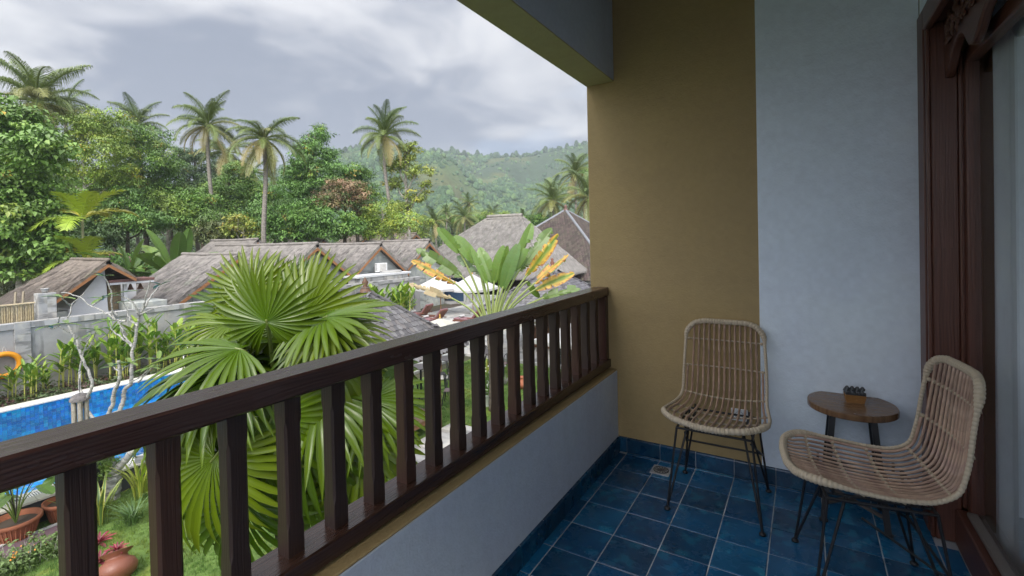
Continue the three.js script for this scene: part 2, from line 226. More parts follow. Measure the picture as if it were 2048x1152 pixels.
// ---------------------------------------------------------------- sliding door
const door = thing('sliding_door', 'dark carved wood framed sliding glass door beside the rattan chairs', 'door', [1.395, 0, 0]);
{
  const X = -1.395, b = (n, a, m = M.door, l) => part(door, n, span(a[0] + X, a[1] + X, a[2], a[3], a[4], a[5], a[6] ?? 0.004, a[7] ?? 0, a[8] ?? 0), m, l);
  b('door_post', [1.409, 1.495, 0, 2.2, -0.0255, 0.144, 0.004]);
  b('outer_board', [1.392, 1.4085, 0, 2.2855, -0.0255, 0.092]);
  b('bead_moulding', [1.394, 1.4085, 0, 2.2, 0.119, 0.144, 0.005, 0.4]);
  b('stop_moulding', [1.495, 1.512, 0.16, 2.06, 0.08, 0.158, 0.005, 0.2]);
  const head = b('lintel', [1.392, 1.499, 2.2, 2.286, 0.0925, 3.6, 0.004, 0.1]);
  part(head, 'lintel_moulding', span(-0.012, 0.02, 2.176, 2.199, 0.145, 3.55, 0.005), M.door);
  b('far_post', [1.395, 1.495, 0, 2.2, 3.45, 3.6]);
  // carved and scalloped board under the lintel
  const sh = new THREE.Shape(); sh.moveTo(0, 2.2); sh.lineTo(0, 1.965); let z = 0;
  const lob = [0.34, 0.42, 0.5, 0.5, 0.5, 0.5, 0.54];
  for (const w of lob) { sh.bezierCurveTo(z + w * 0.2, 1.965, z + w * 0.28, 2.075, z + w * 0.62, 2.075); sh.bezierCurveTo(z + w * 0.8, 2.075, z + w * 0.86, 2.02, z + w, 1.99); z += w; }
  sh.lineTo(z, 2.2);
  const eg = new THREE.ExtrudeGeometry(sh, { depth: 0.018, bevelEnabled: true, bevelSize: 0.006, bevelThickness: 0.006, bevelSegments: 2, curveSegments: 10 }); eg.rotateY(-Math.PI / 2); eg.translate(1.478 + X, 0, 0.146);
  const carved = part(door, 'carved_panel', eg, M.door, 'carved scalloped wooden panel with leaf scrolls'); carved.userData.label = 'carved scalloped wooden panel with leaf scrolls';
  const R = rng(77), scroll = [];
  for (let k = 0; k < 150; k++) {
    const zz = 0.17 + R() * 3.1, yy = 2.085 + R() * 0.1, g = new GB(), a0 = R() * 6.28, tw = R() < 0.5 ? 1 : -1, pts = [], s = 0.012 + R() * 0.016;
    for (let i = 0; i <= 12; i++) { const t = i / 12, a = a0 + tw * t * 5.2, q = s * (1 - 0.75 * t); pts.push(V(1.447 + X - 0.004 * t, yy + Math.sin(a) * q, zz + Math.cos(a) * q)); }
    g.tube(pts, (t) => 0.0065 * (1 - 0.6 * t), 5); scroll.push(g.geo());
    const leaf = new GB(); leaf.grid(3, 5, (u, v) => { const w = Math.sin(v * Math.PI) * 0.014 * (u * 2 - 1), L2 = v * 0.045, ca = Math.cos(a0 + 1), sa = Math.sin(a0 + 1); return [1.444 + X - 0.008 * Math.sin(v * 3.14) + Math.abs(u - 0.5) * 0.014, yy + sa * L2 + ca * w, zz + ca * L2 - sa * w]; }); scroll.push(leaf.geo());
  }
  part(carved, 'scroll_carving', mg(scroll), M.door).userData.kind = 'stuff';
  // door leaf
  b('door_stile', [1.508, 1.55, 0.02, 2.06, 0.1585, 0.2, 0.004, 0.7]);
  b('door_stile', [1.508, 1.55, 0.02, 2.06, 1.9, 2.0, 0.004, 0.3]);
  b('top_rail', [1.508, 1.55, 2.0, 2.06, 0.2, 3.45]);
  b('bottom_rail', [1.47, 1.555, 0, 0.15, 0.1445, 3.45, 0.006, 0.5]);
  b('track', [1.496, 1.53, 0.1505, 0.168, 0.2, 3.45, 0.003], mat([0.2, 0.17, 0.15], 0.5, { map: rep(T.plaster, 2, 9) }), 'worn grey track edge');
  b('seal_strip', [1.5125, 1.5165, 0.17, 2.0, 0.142, 0.1575, 0.001], mat([0.35, 0.38, 0.45], 0.25, { metalness: 0.7 }));
  part(door, 'glass_pane', span(1.529 + X, 1.533 + X, 0.168, 2.0, 0.2, 3.45, 0.0005), new THREE.MeshPhysicalMaterial({ color: rgb(0.97, 0.99, 1), transmission: 1, roughness: 0.02, thickness: 0, ior: 1.5, side: THREE.DoubleSide }));
}
{
  const g = new GB(), hem = 0.03;
  g.grid(420, 12, (u, v) => { const z = 0.17 + u * 3.2, a = u * 96 + Math.sin(u * 31) * 1.4, amp = 0.018 * (0.75 + 0.25 * v) * (0.6 + 0.4 * Math.sin(u * 17 + 1)); return [1.59 + Math.sin(a) * amp + 0.006 * Math.sin(a * 2.3 + v), hem + v * 2.3, z]; }, (u, v) => [u * 4, v * 2.3]);
  solo('sheer_curtain', g.geo(), mat([0.9, 0.97, 1.0], 0.9, { transmission: 0.12, map: rep(T.plaster, 2, 2), bumpMap: rep(T.fine, 4, 4), bumpScale: 0.0005 }), 'pale blue grey sheer curtain hanging in folds behind the glass door', 'curtain');
}

// ---------------------------------------------------------------- small fittings
{
  const d = thing('floor_drain', 'square metal floor drain with round slotted grille in the blue tiles', 'drain', [0.238, 0.002, 0.112]);
  part(d, 'drain_frame', span(-0.052, 0.052, -0.006, 0.002, -0.052, 0.052, 0.0015), mat([0.5, 0.5, 0.5], 0.5, { metalness: 0.2, map: rep(T.plaster, 9, 9) }));
  const ring = new THREE.TorusGeometry(0.04, 0.003, 6, 32); ring.rotateX(Math.PI / 2); ring.translate(0, 0.003, 0);
  const L = [ring]; for (let k = 0; k < 12; k++) L.push(put(span(0.009, 0.039, 0.002, 0.0045, -0.003, 0.003, 0.001), 0, 0, 0, 0, k * Math.PI / 6)); L.push(put(lathe([[0, 0.006], [0.008, 0.005], [0.009, 0.001]], 16)));
  part(d, 'grille', mg(L.map((q) => { q = q.index ? q.toNonIndexed() : q; return q; })), mat([0.1, 0.1, 0.105], 0.5, { metalness: 0.6 }));
  const o = thing('wall_outlet', 'white square wall outlet low on the olive wall behind the chair', 'outlet', [0.63, 0.34, -0.03]);
  part(o, 'outlet_plate', span(-0.042, 0.042, -0.033, 0.033, 0, 0.009, 0.003), mat([0.75, 0.76, 0.76], 0.4));
  const s = lathe([[0.02, 0.0], [0.022, 0.003], [0.019, 0.003], [0.018, -0.004], [0, -0.004]], 24); s.rotateX(Math.PI / 2); s.translate(0, 0, 0.0095); part(o, 'socket', s, mat([0.35, 0.36, 0.37], 0.5));
}
// ---------------------------------------------------------------- rattan chairs
const MR = { rod: mat([0.47, 0.29, 0.215], 0.5, { map: rep(T.grain, 3, 1), bumpMap: rep(T.fine, 6, 6), bumpScale: 0.0006 }), rim: mat([0.57, 0.475, 0.345], 0.6, { map: rep(T.plaster, 9, 3) }), knot: mat([0.46, 0.37, 0.26], 0.65), black: mat([0.01, 0.01, 0.012], 0.45, { bumpMap: rep(T.fine, 20, 20), bumpScale: 0.0003 }) };
MR.rods = [[0.55, 0.36, 0.275], [0.49, 0.33, 0.25], [0.6, 0.405, 0.31]].map((c) => mat(c, 0.48, { map: rep(T.grain, 3, 1), bumpMap: rep(T.fine, 6, 6), bumpScale: 0.0006 }));
const R0 = rng(301);
function rattanChair(label, pos, turn) {
  const c = thing('rattan_chair', label, 'chair', pos, turn, 'rattan chairs on the balcony');
  // side profile from the seat's front edge to the top of the back
  const prof = curve([[0, 0.447, 0.262], [0, 0.438, 0.2], [0, 0.418, 0.06], [0, 0.412, -0.06], [0, 0.424, -0.15], [0, 0.468, -0.215], [0, 0.55, -0.243], [0, 0.69, -0.262], [0, 0.845, -0.285]], 90);
  const L = [0]; for (let i = 1; i <= 90; i++) L[i] = L[i - 1] + prof[i].distanceTo(prof[i - 1]);
  const len = L[90], P = (s) => { const d = clamp(s) * len; let i = 1; while (i < 90 && L[i] < d) i++; return prof[i - 1].clone().lerp(prof[i], clamp((d - L[i - 1]) / (L[i] - L[i - 1]))); };
  const hw = (s) => {                                                          // half width along the profile
    const d = s * len, e = (1 - s) * len; let w = mix(0.232, 0.205, smooth(0.18, 0.5, d)); w = mix(w, 0.19, smooth(0.55, 0.95, d));
    if (d < 0.17) w = 0.06 + (w - 0.06) * Math.pow(1 - Math.pow(1 - d / 0.17, 2.6), 1 / 2.6) ; if (d < 1e-6) w = 0.06;
    if (e < 0.085) w = 0.1 + (w - 0.1) * Math.sqrt(1 - Math.pow(1 - e / 0.085, 2)); return w;
  };
  const S = (x, s) => { const p = P(s), t = P(Math.min(1, s + 0.01)).sub(P(Math.max(0, s - 0.01))).normalize(), q = x / 0.23, cup = 0.036 * q * q; return V(x, p.y + t.z * -cup * 1, p.z + t.y * cup); };
  const lw = [], n = 70;
  for (let i = 0; i <= n; i++) lw.push([-hw(i / n), i / n]); const rw = lw.map(([x, s]) => [-x, s]).reverse();
  const front = [], top = []; for (let i = 1; i < 8; i++) { front.push([mix(hw(0), -hw(0), i / 8), 0]); top.push([mix(-hw(1), hw(1), i / 8), 1]); }
  const loop = [...lw, ...top, ...rw, ...front].map(([x, s]) => S(x, s));
  const crv = new THREE.CatmullRomCurve3(loop, true, 'centripetal'), N = 1500, pts = crv.getSpacedPoints(N), tl = crv.getLength();
  const thick = (p) => mix(0.0072, 0.0138, Math.max(smooth(0.1, 0.19, p.z), smooth(0.74, 0.8, p.y)));
  part(c, 'rim', new GB().tube(pts, pts.map((p, i) => thick(p) * (0.9 + 0.22 * Math.abs(Math.sin(i / N * tl / 0.0145 * Math.PI)))), 9, 1, false).geo(), MR.rim, 'cane wrapped pale rim');
  for (let k = -7; k <= 7; k++) {
    const x = k * 0.0285, q = []; let a = 0, b = 1; while (hw(a) < Math.abs(x) + 0.004 && a < 0.5) a += 0.004; while (hw(b) < Math.abs(x) + 0.004 && b > 0.5) b -= 0.004;
    for (let i = 0; i <= 46; i++) { const s = mix(a, b, i / 46); q.push(S(x * clamp(hw(s) / 0.215, 0.92, 1.08) * 0.985, s)); }
    const nd = R0() * 7; part(c, 'rod', new GB().tube(q, (t, l) => 0.0054 * (0.94 + 0.12 * vn(t * 5, k + 9, 0, 3)) + (((l * 9 + nd) % 1) < 0.07 ? 0.0011 : 0), 7, 1).geo(), MR.rods[Math.floor(R0() * 3)]);
  }
  const kn = new THREE.SphereGeometry(0.0082, 8, 6);
  for (const s of [0.11, 0.225, 0.36, 0.53, 0.72, 0.885]) {
    const w = hw(s) - 0.002, q = [], K = []; for (let i = 0; i <= 20; i++) { const p = S(mix(-w, w, i / 20), s); p.y -= s < 0.45 ? 0.009 : 0; p.z -= s < 0.45 ? 0 : 0.009; q.push(p); }
    const rod = part(c, 'cross_rod', new GB().tube(q, 0.0042, 6, 1).geo(), MR.knot);
    for (let k = -7; k <= 7; k++) { const x = k * 0.0285 * clamp(hw(s) / 0.215, 0.92, 1.08) * 0.985, p = S(x, s); K.push(kn.clone().scale(1, 1, 1).translate(p.x, p.y - (s < 0.45 ? 0.003 : 0), p.z - (s < 0.45 ? 0 : 0.003))); }
    part(rod, 'binding', mg(K), MR.knot).userData.kind = 'stuff';
  }
  const F = 0.205, seat = 0.388;
  for (const [sx, sz] of [[-1, 1], [1, 1], [-1, -1], [1, -1]]) {
    const foot = V(sx * F, 0.006, sz * F), g = new GB();
    g.tube([V(sx * 0.165, seat, sz * 0.155), foot], 0.0052, 7); g.tube([V(sx * 0.125, seat, sz * 0.09), foot], 0.0052, 7);
    const leg = part(c, 'leg', g.geo(), MR.black); part(leg, 'foot_cap', put(lathe([[0, 0], [0.014, 0], [0.014, 0.006], [0.009, 0.012], [0, 0.014]], 14), foot.x, 0, foot.z), MR.black);
  }
  const ring = [V(-0.165, seat, 0.155), V(0.165, seat, 0.155), V(0.165, seat, -0.155), V(-0.165, seat, -0.155), V(-0.165, seat, 0.155)], g = new GB();
  for (let i = 0; i < 4; i++) g.tube([ring[i], ring[i + 1]], 0.0055, 7); for (const x of [-0.125, 0.125]) g.tube([V(x, seat, 0.155), V(x, seat, -0.155)], 0.0055, 7);
  for (const [x, z] of [[-0.13, 0.13], [0.13, 0.13], [-0.13, -0.12], [0.13, -0.12]]) g.tube([V(x, seat, z), V(x, 0.425, z)], 0.005, 6);
  part(c, 'seat_frame', g.geo(), MR.black);
  const bar = new GB(); bar.tube([V(-0.187, 0.2, -0.178), V(0.187, 0.2, -0.178)], 0.0052, 7); part(c, 'stretcher', bar.geo(), MR.black);
  for (const s of [-1, 1]) part(c, 'stretcher', new GB().tube([V(s * 0.188, 0.19, -0.18), V(s * 0.15, 0.33, 0.05)], 0.0045, 7).geo(), MR.black);
  return c;
}
rattanChair('rattan chair with black hairpin legs standing against the olive wall', [0.565, 0, 0.275], 0.0);
rattanChair('rattan chair with black hairpin legs turned sideways near the glass door', [1.127, 0, 0.63], -1.415);

// ---------------------------------------------------------------- side table and box
{
  const t = thing('side_table', 'small round wooden side table on four black metal legs', 'table', [1.12, 0, 0.105]);
  const wt = wood([0.25, 0.14, 0.075], 0.3, 2.2, 3.5, { roughnessMap: rep(T.rough, 2, 2) });
  const top = lathe([[0, 0.497], [0.171, 0.497], [0.175, 0.5], [0.1755, 0.522], [0.173, 0.527], [0, 0.527]], 72), q = top.attributes.position, uv = top.attributes.uv; for (let i = 0; i < q.count; i++) uv.setXY(i, q.getX(i), q.getZ(i));
  part(t, 'table_top', top.toNonIndexed(), wt);
  const s = 0.012;
  for (const [x, z] of [[-1, -1], [1, -1], [-1, 1], [1, 1]]) {
    const a = V(x * 0.075, 0.497, z * 0.075), b = V(x * 0.118, 0.004, z * 0.118), n = (p) => [V(p.x - s, p.y, p.z - s), V(p.x + s, p.y, p.z - s), V(p.x + s, p.y, p.z + s), V(p.x - s, p.y, p.z + s)], A = n(a), B = n(b);
    const leg = part(t, 'leg', polys([A, B, ...[0, 1, 2, 3].map((i) => [A[i], A[(i + 1) % 4], B[(i + 1) % 4], B[i]])]), MR.black); part(leg, 'foot_pad', put(lathe([[0, 0], [0.018, 0], [0.018, 0.008], [0, 0.01]], 14), b.x, 0, b.z), MR.black);
  }
  for (const k of [-1, 1]) part(t, 'cross_brace', put(span(-0.155, 0.155, 0.07 + k * 0.006, 0.08 + k * 0.006, -0.011, 0.011, 0.002), 0, 0, 0, 0, k * Math.PI / 4), mat([0.09, 0.075, 0.065], 0.6, { map: rep(T.plaster, 8, 8) }), 'dusty flat cross brace');
  const b = thing('ash_box', 'small tapered wooden box with dark wavy carved top on the side table', 'box', [1.135, 0.527, 0.085], 0.1);
  const P = [[-0.034, 0, -0.02], [0.034, 0, -0.02], [0.034, 0, 0.02], [-0.034, 0, 0.02]].map((p) => V(...p)), Q = [[-0.041, 0.036, -0.026], [0.041, 0.036, -0.026], [0.041, 0.036, 0.026], [-0.041, 0.036, 0.026]].map((p) => V(...p));
  part(b, 'box_body', polys([P, Q, ...[0, 1, 2, 3].map((i) => [P[i], P[(i + 1) % 4], Q[(i + 1) % 4], Q[i]])]), wood([0.42, 0.2, 0.06], 0.5, 9, 22));
  const lid = part(b, 'carved_top', span(-0.0405, 0.0405, 0.0362, 0.046, -0.0255, 0.0255, 0.003), mat([0.055, 0.06, 0.065], 0.6)), w = [];
  for (let k = 0; k < 4; k++) for (const z of [-0.015, 0.015]) { const x = -0.03 + k * 0.02; w.push(new GB().tube(curve([[x - 0.009, 0.046, z], [x - 0.004, 0.056, z], [x + 0.002, 0.067, z * 0.8], [x + 0.006, 0.064, z * 0.7], [x + 0.004, 0.057, z * 0.6]], 10), (t2) => 0.006 * (1 - 0.55 * t2), 6).geo()); w.push(new GB().tube(curve([[x - 0.008, 0.047, z * 1.6], [x, 0.052, z * 1.75], [x + 0.008, 0.047, z * 1.6]], 6), 0.004, 5).geo()); }
  part(lid, 'wave_ornament', mg(w), mat([0.07, 0.075, 0.08], 0.55));
}
// ---------------------------------------------------------------- ground, lawn, hills
const G0 = -3.9;
T.soil = tex(512, 512, (u, v) => { const n = fbm(u * 6, v * 6, 6, 6, 101), m = fbm(u * 40, v * 40, 40, 3, 102); const s = 0.4 + 0.4 * n + 0.25 * (m - 0.5); return [s, s, s * 0.95]; });
T.lawn = tex(512, 512, (u, v) => { const n = fbm(u * 5, v * 5, 5, 5, 111), m = fbm(u * 70, v * 70, 70, 2, 112), d = smooth(0.58, 0.72, fbm(u * 7, v * 7, 7, 4, 113)); const s = 0.45 + 0.35 * n + 0.3 * (m - 0.5); return [s * (1 + 0.5 * d), s * (1 + 0.16 * d), s * 0.9]; });
const POOL = { x0: -19.4, x1: -12.1, z0: -7.6, z1: 8 };
{
  const s = new THREE.Shape(), q = (x, z) => s.lineTo(x, -z); s.moveTo(-1000, -300); q(400, -300); q(400, 1050); q(-1000, 1050); s.closePath();
  const h = new THREE.Path(); h.moveTo(POOL.x0 - 0.3, -POOL.z0 + 0.3); h.lineTo(POOL.x1 + 0.3, -POOL.z0 + 0.3); h.lineTo(POOL.x1 + 0.3, -POOL.z1 - 0.3); h.lineTo(POOL.x0 - 0.3, -POOL.z1 - 0.3); h.closePath(); s.holes.push(h);
  const g = new THREE.ShapeGeometry(s); g.rotateX(-Math.PI / 2); g.translate(0, G0 - 0.012, 0);
  structure('ground', g, mat([0.1, 0.1, 0.05], 0.95, { map: rep(T.soil, 0.25, 0.25), bumpMap: rep(T.soil, 0.5, 0.5), bumpScale: 0.03 }));
  const l = new GB().grid(60, 80, (u, v) => { const x = mix(-11.55, 0.55, u), z = mix(8, -14.2, v); return [x, G0 + 0.02 * (fbm(x * 0.5 + 50, z * 0.5 + 50, 0, 3, 120) - 0.5), z]; }, (u, v) => [u * 4, v * 7.4]);
  structure('lawn', l.geo(), mat([0.15, 0.25, 0.05], 0.95, { map: T.lawn, bumpMap: T.lawn, bumpScale: 0.015 }));
}
{ // grass blades on the lawn
  const b = new GB(), R = rng(9);
  for (let k = 0; k < 9; k++) { const a = R() * 6.28, x = (R() - 0.5) * 0.07, z = (R() - 0.5) * 0.07, h = 0.03 + R() * 0.035, w = 0.0035, l = (R() - 0.5) * 0.035, m = (R() - 0.5) * 0.035, c = Math.cos(a) * w, s = Math.sin(a) * w, i = b.v(x - c, 0, z - s), j = b.v(x + c, 0, z + s), p = b.v(x + l, h, z + m); b.tri(i, j, p); }
  const ms = [], cs = [];
  for (let k = 0; k < 46000; k++) { const x = mix(-11.4, -0.3, R()), z = mix(-14, 3.5, R()); const n = fbm(x * 0.8 + 40, z * 0.8 + 40, 0, 4, 121); ms.push(M4(V(x, G0, z), eul(0, R() * 6.28, 0), 0.7 + R() * 0.7)); const d = smooth(0.55, 0.7, n), t = 0.8 + 0.5 * R(); cs.push(rgb((0.105 + 0.09 * d) * t, (0.21 + 0.05 * d) * t, 0.032 * t)); }
  const g = shade(new THREE.InstancedMesh(b.geo(), mat([1, 1, 1], 0.7, { transmission: 0.3 }), ms.length)); ms.forEach((m, i) => { g.setMatrixAt(i, m); g.setColorAt(i, cs[i]); }); g.name = 'grass'; scene.add(g); tag(g, 'short green garden lawn grass', 'grass', null, 'stuff');
}
const hillDir = (th) => [-Math.sin(th), -Math.cos(th)];
function hillY(r, th) {
  const d = th * 57.2958, K = [[-60, 0.1], [-20, 0.19], [10, 0.2], [22.4, 0.193], [26.8, 0.183], [29.3, 0.172], [32.7, 0.17], [39, 0.18], [44.6, 0.19], [48.7, 0.184], [51, 0.172], [56, 0.14], [62, 0.1], [75, 0.075], [100, 0.06], [150, 0.05]];
  let H = 0.05; for (let i = 0; i < K.length - 1; i++) if (d >= K[i][0] && d <= K[i + 1][0]) H = mix(K[i][1], K[i + 1][1], smooth(K[i][0], K[i + 1][0], d));
  const x = hillDir(th)[0] * r, z = hillDir(th)[1] * r, R = 640 + 90 * (vn(th * 5, 1, 0, 131) - 0.5);
  const g = fbm(x * 0.006 + 60, z * 0.006 + 60, 0, 5, 132) - 0.5, sp = Math.abs(vn(th * 16, r * 0.004, 0, 133) - 0.5) * 2;
  let t = clamp((r - 190) / (R - 190)); t = r <= R ? Math.pow(t, 1.25) : Math.max(0.3, 1 - (r - R) / 900);
  const edge = smooth(0, 0.25, t) * (1 - smooth(0.86, 1, t) * 0.92);
  return -4.2 + (H * R + 5.4) * t + edge * (g * 62 + (sp - 0.4) * 16) + (fbm(x * 0.03, z * 0.03 + 9, 0, 3, 134) - 0.5) * 5 * smooth(0.02, 0.2, t);
}
{
  const nu = 260, nv = 130, g = new GB(), c = []; g.grid(nu, nv, (u, v) => { const th = mix(-1.0, 2.4, u), r = 185 + 900 * Math.pow(v, 1.25), d = hillDir(th); return [0.9 + d[0] * r, hillY(r, th), 2.8 + d[1] * r]; }, (u, v) => [u * 120, v * 60]);
  for (let i = 0; i < g.p.length; i += 3) { const x = g.p[i], z = g.p[i + 2], n = smooth(0.42, 0.62, fbm(x * 0.012 + 80, z * 0.012 + 80, 0, 5, 141)), m = smooth(0.6, 0.7, fbm(x * 0.02 + 10, z * 0.02 + 30, 0, 4, 142)); c.push(mix(mix(0.06, 0.13, n), 0.2, m * 0.5), mix(mix(0.105, 0.2, n), 0.2, m * 0.5), mix(0.04, 0.06, n)); }
  g.c = c; structure('hills', g.geo(), mat([1, 1, 1], 0.95, { vertexColors: true, map: rep(T.soil, 1, 1), bumpMap: rep(T.soil, 1, 1), bumpScale: 1.5 }));
  // trees and bushes on the hillside, one mass
  const ico = new THREE.IcosahedronGeometry(1, 2), p = ico.attributes.position; for (let i = 0; i < p.count; i++) { const v = V().fromBufferAttribute(p, i), s = 0.62 + 0.75 * n3(v.x * 2.1 + 5, v.y * 2.1 + 5, v.z * 2.1 + 5, 151); p.setXYZ(i, v.x * s, v.y * s * 0.8 + 0.4, v.z * s); } ico.computeVertexNormals();
  const R = rng(152), ms = [], cs = [];
  for (let k = 0; k < 60000; k++) {
    const th = mix(-0.15, 1.3, R()), r = 190 + 520 * Math.pow(R(), 0.8), d = hillDir(th), x = 0.9 + d[0] * r, z = 2.8 + d[1] * r, n = fbm(x * 0.016 + 90, z * 0.016 + 70, 0, 4, 153); if (R() > smooth(0.38, 0.58, n) * 0.95 + 0.05) continue;
    const s = 0.9 + R() * R() * 2.5, t = 0.7 + R() * 0.5, y = R() < 0.3 ? 1 : 0; ms.push(M4(V(x, hillY(r, th) - 0.3, z), eul(0, R() * 6.3, 0), V(s, s * (0.7 + R() * 0.9), s))); cs.push(rgb((0.06 + 0.04 * y) * t, (0.112 + 0.05 * y) * t, (0.045 + 0.008 * y) * t));
  }
  for (let k = 0; k < 520; k++) { const th = mix(0.25, 1.05, Math.pow(R(), 0.9)); let br = 0, bh = -1; for (let r = 520; r < 760; r += 14) { const h = (hillY(r, th) - 1.3) / r; if (h > bh) { bh = h; br = r; } } const d = hillDir(th), r = br + (R() - 0.5) * 10, s = 1.3 + R() * R() * 3.4, t = 0.5 + R() * 0.6; if (vn(th * 24, 3, 0, 155) < 0.34 && R() < 0.8) continue; ms.push(M4(V(0.9 + d[0] * r, hillY(r, th), 2.8 + d[1] * r), eul(0, R() * 6.3, 0), V(s, s * (1 + R()), s))); cs.push(rgb(0.055 * t, 0.095 * t, 0.04 * t)); }
  const m = shade(new THREE.InstancedMesh(ico, mat([1, 1, 1], 0.9), ms.length)); ms.forEach((q, i) => { m.setMatrixAt(i, q); m.setColorAt(i, cs[i]); }); m.name = 'hillside_woods'; scene.add(m); tag(m, 'scattered trees and scrub covering the distant green hills', 'woods', null, 'stuff');
}

// ---------------------------------------------------------------- swimming pool
M.cement = mat([0.48, 0.475, 0.465], 0.9, { map: rep(T.cement, 0.16, 0.32), bumpMap: rep(T.cement, 0.16, 0.32), bumpScale: 0.006 });
M.cementPale = mat([0.52, 0.515, 0.5], 0.85, { map: rep(T.cement, 0.3, 0.5), bumpMap: rep(T.cement, 0.3, 0.5), bumpScale: 0.004 });
M.cream = mat([0.66, 0.64, 0.56], 0.7, { map: rep(T.plaster, 1.2, 1.2) });
{
  const W = -3.56, { x0, x1, z0, z1 } = POOL;
  const p = thing('swimming_pool', 'blue tiled swimming pool with pale grated edges beside the cement wall', 'pool', [-15.75, G0, 0]), X = (x) => x + 15.75, Y = (y) => y - G0;
  const shell = mat([0.1, 0.16, 0.3], 0.7, { map: rep(T.plaster, 1, 1) }), dp = -4.95, sh = -4.25;
  part(p, 'basin', mg([span(X(x0) - 0.2, X(x1) + 0.2, Y(dp) - 0.3, Y(dp) - 0.012, z0 - 0.2, z1 + 0.2), span(X(x0) - 0.2, X(x0) - 0.012, Y(dp), 0.4, z0 - 0.2, z1 + 0.2), span(X(x1) + 0.012, X(x1) + 0.2, Y(dp), 0.4, z0 - 0.2, z1 + 0.2), span(X(x0), X(x1), Y(dp), 0.4, z0 - 0.2, z0 - 0.012), span(X(x0), X(x1), Y(dp), Y(sh) - 0.012, z0, -3.2)]), shell);
  const til = cbox(0.096, 0.018, 0.096, 0.003), R = rng(161), ms = [], cs = [];
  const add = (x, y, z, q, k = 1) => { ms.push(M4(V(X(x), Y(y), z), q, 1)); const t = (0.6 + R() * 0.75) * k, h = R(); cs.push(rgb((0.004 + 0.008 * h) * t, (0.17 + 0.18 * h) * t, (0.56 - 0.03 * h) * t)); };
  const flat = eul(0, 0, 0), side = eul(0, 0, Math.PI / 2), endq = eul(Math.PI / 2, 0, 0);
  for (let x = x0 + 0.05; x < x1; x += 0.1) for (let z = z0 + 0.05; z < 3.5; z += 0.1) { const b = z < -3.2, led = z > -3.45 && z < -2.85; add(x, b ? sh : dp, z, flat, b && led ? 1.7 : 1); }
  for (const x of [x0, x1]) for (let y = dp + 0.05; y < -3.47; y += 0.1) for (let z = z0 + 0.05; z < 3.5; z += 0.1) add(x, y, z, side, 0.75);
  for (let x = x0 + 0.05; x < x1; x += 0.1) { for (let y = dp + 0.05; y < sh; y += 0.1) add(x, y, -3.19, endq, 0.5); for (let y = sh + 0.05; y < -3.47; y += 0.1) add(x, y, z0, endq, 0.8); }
  copies(p, 'mosaic_tile', til, mat([1, 1, 1], 0.35), ms, cs);
  // coping: slabs either side of a white overflow grating
  const slab = [], gr = [], rib = cbox(0.2, 0.02, 0.018, 0.003);
  for (let z = z0 - 0.5; z < 4; z += 0.5) {
    for (const [a, b] of [[x0 - 0.5, x0 - 0.24], [x0 - 0.03, x0 + 0.03], [x1 - 0.03, x1 + 0.05], [x1 + 0.26, x1 + 0.5]]) part(p, 'coping_slab', span(X(a), X(b), 0.4, 0.45, z + 0.003, z + 0.497, 0.006, z, a), M.cream);
    for (let k = 0; k < 14; k++) { gr.push(M4(V(X(x0 - 0.135), 0.433, z + k * 0.0357), eul(0, 0.5, 0), 1)); gr.push(M4(V(X(x1 + 0.155), 0.433, z + k * 0.0357), eul(0, 0, 0), 1)); }
  }
  for (let x = x0; x < x1 + 0.2; x += 0.5) { part(p, 'coping_slab', span(X(x), X(x) + 0.497, 0.4, 0.45, z0 - 0.5, z0 - 0.24, 0.006, x), M.cream); part(p, 'coping_slab', span(X(x) + 0.04, X(x) + 0.497, 0.4, 0.45, z0 - 0.03, z0 + 0.03, 0.006, x), M.cream); for (let k = 0; k < 14; k++) gr.push(M4(V(X(x) + k * 0.0357, 0.433, z0 - 0.135), eul(0, Math.PI / 2, 0), 1)); }
  copies(p, 'overflow_grating', rib, mat([0.78, 0.78, 0.75], 0.5), gr);
  part(p, 'retaining_wall', mg([span(X(x1) + 0.22, X(x1) + 0.47, -0.05, 0.39, z0 - 0.5, z1), span(X(x0) - 0.5, X(x0) - 0.21, -0.05, 0.39, z0 - 0.5, z1), span(X(x0) - 0.5, X(x1) + 0.45, -0.05, 0.39, z0 - 0.5, z0 - 0.21)]), mat([0.09, 0.095, 0.1], 0.6, { map: rep(T.cement, 0.5, 0.5) }), 'dark stone retaining wall');
  T.water = tex(512, 512, (u, v) => { const w = fbm(u * 6, v * 6, 6, 3, 171) * 1.1; return 0.5 + 0.5 * (fbm(u * 12 + w, v * 12 + w, 12, 4, 172) - 0.5) * 2; });
  const wg = new THREE.PlaneGeometry(x1 - x0, z1 - z0); wg.rotateX(-Math.PI / 2); wg.translate((x0 + x1) / 2, W, (z0 + z1) / 2); const uv = wg.attributes.uv; for (let i = 0; i < 4; i++) uv.setXY(i, uv.getX(i) * 5, uv.getY(i) * 10);
  structure('water', wg, new THREE.MeshPhysicalMaterial({ color: rgb(0.72, 0.93, 1), transmission: 1, roughness: 0.03, thickness: 0, ior: 1.24, bumpMap: T.water, bumpScale: 0.08, side: THREE.DoubleSide }));
  // white pool ladder rails near the far corner
  const l = thing('pool_ladder', 'white metal pool ladder rails at the far pool edge', 'ladder', [-19.6, -3.45, -6.6]), wm = mat([0.8, 0.8, 0.8], 0.35);
  for (const z of [-0.28, 0.28]) part(l, 'rail', new GB().tube(curve([[-0.35, 0, z], [-0.33, 0.62, z], [-0.05, 0.8, z], [0.26, 0.62, z], [0.32, 0, z], [0.32, -0.7, z]], 30), 0.024, 8).geo(), wm);
  for (const y of [-0.1, -0.4, -0.65]) part(l, 'rung', new GB().tube([V(0.32, y, -0.28), V(0.32, y, 0.28)], 0.022, 8).geo(), wm);
}
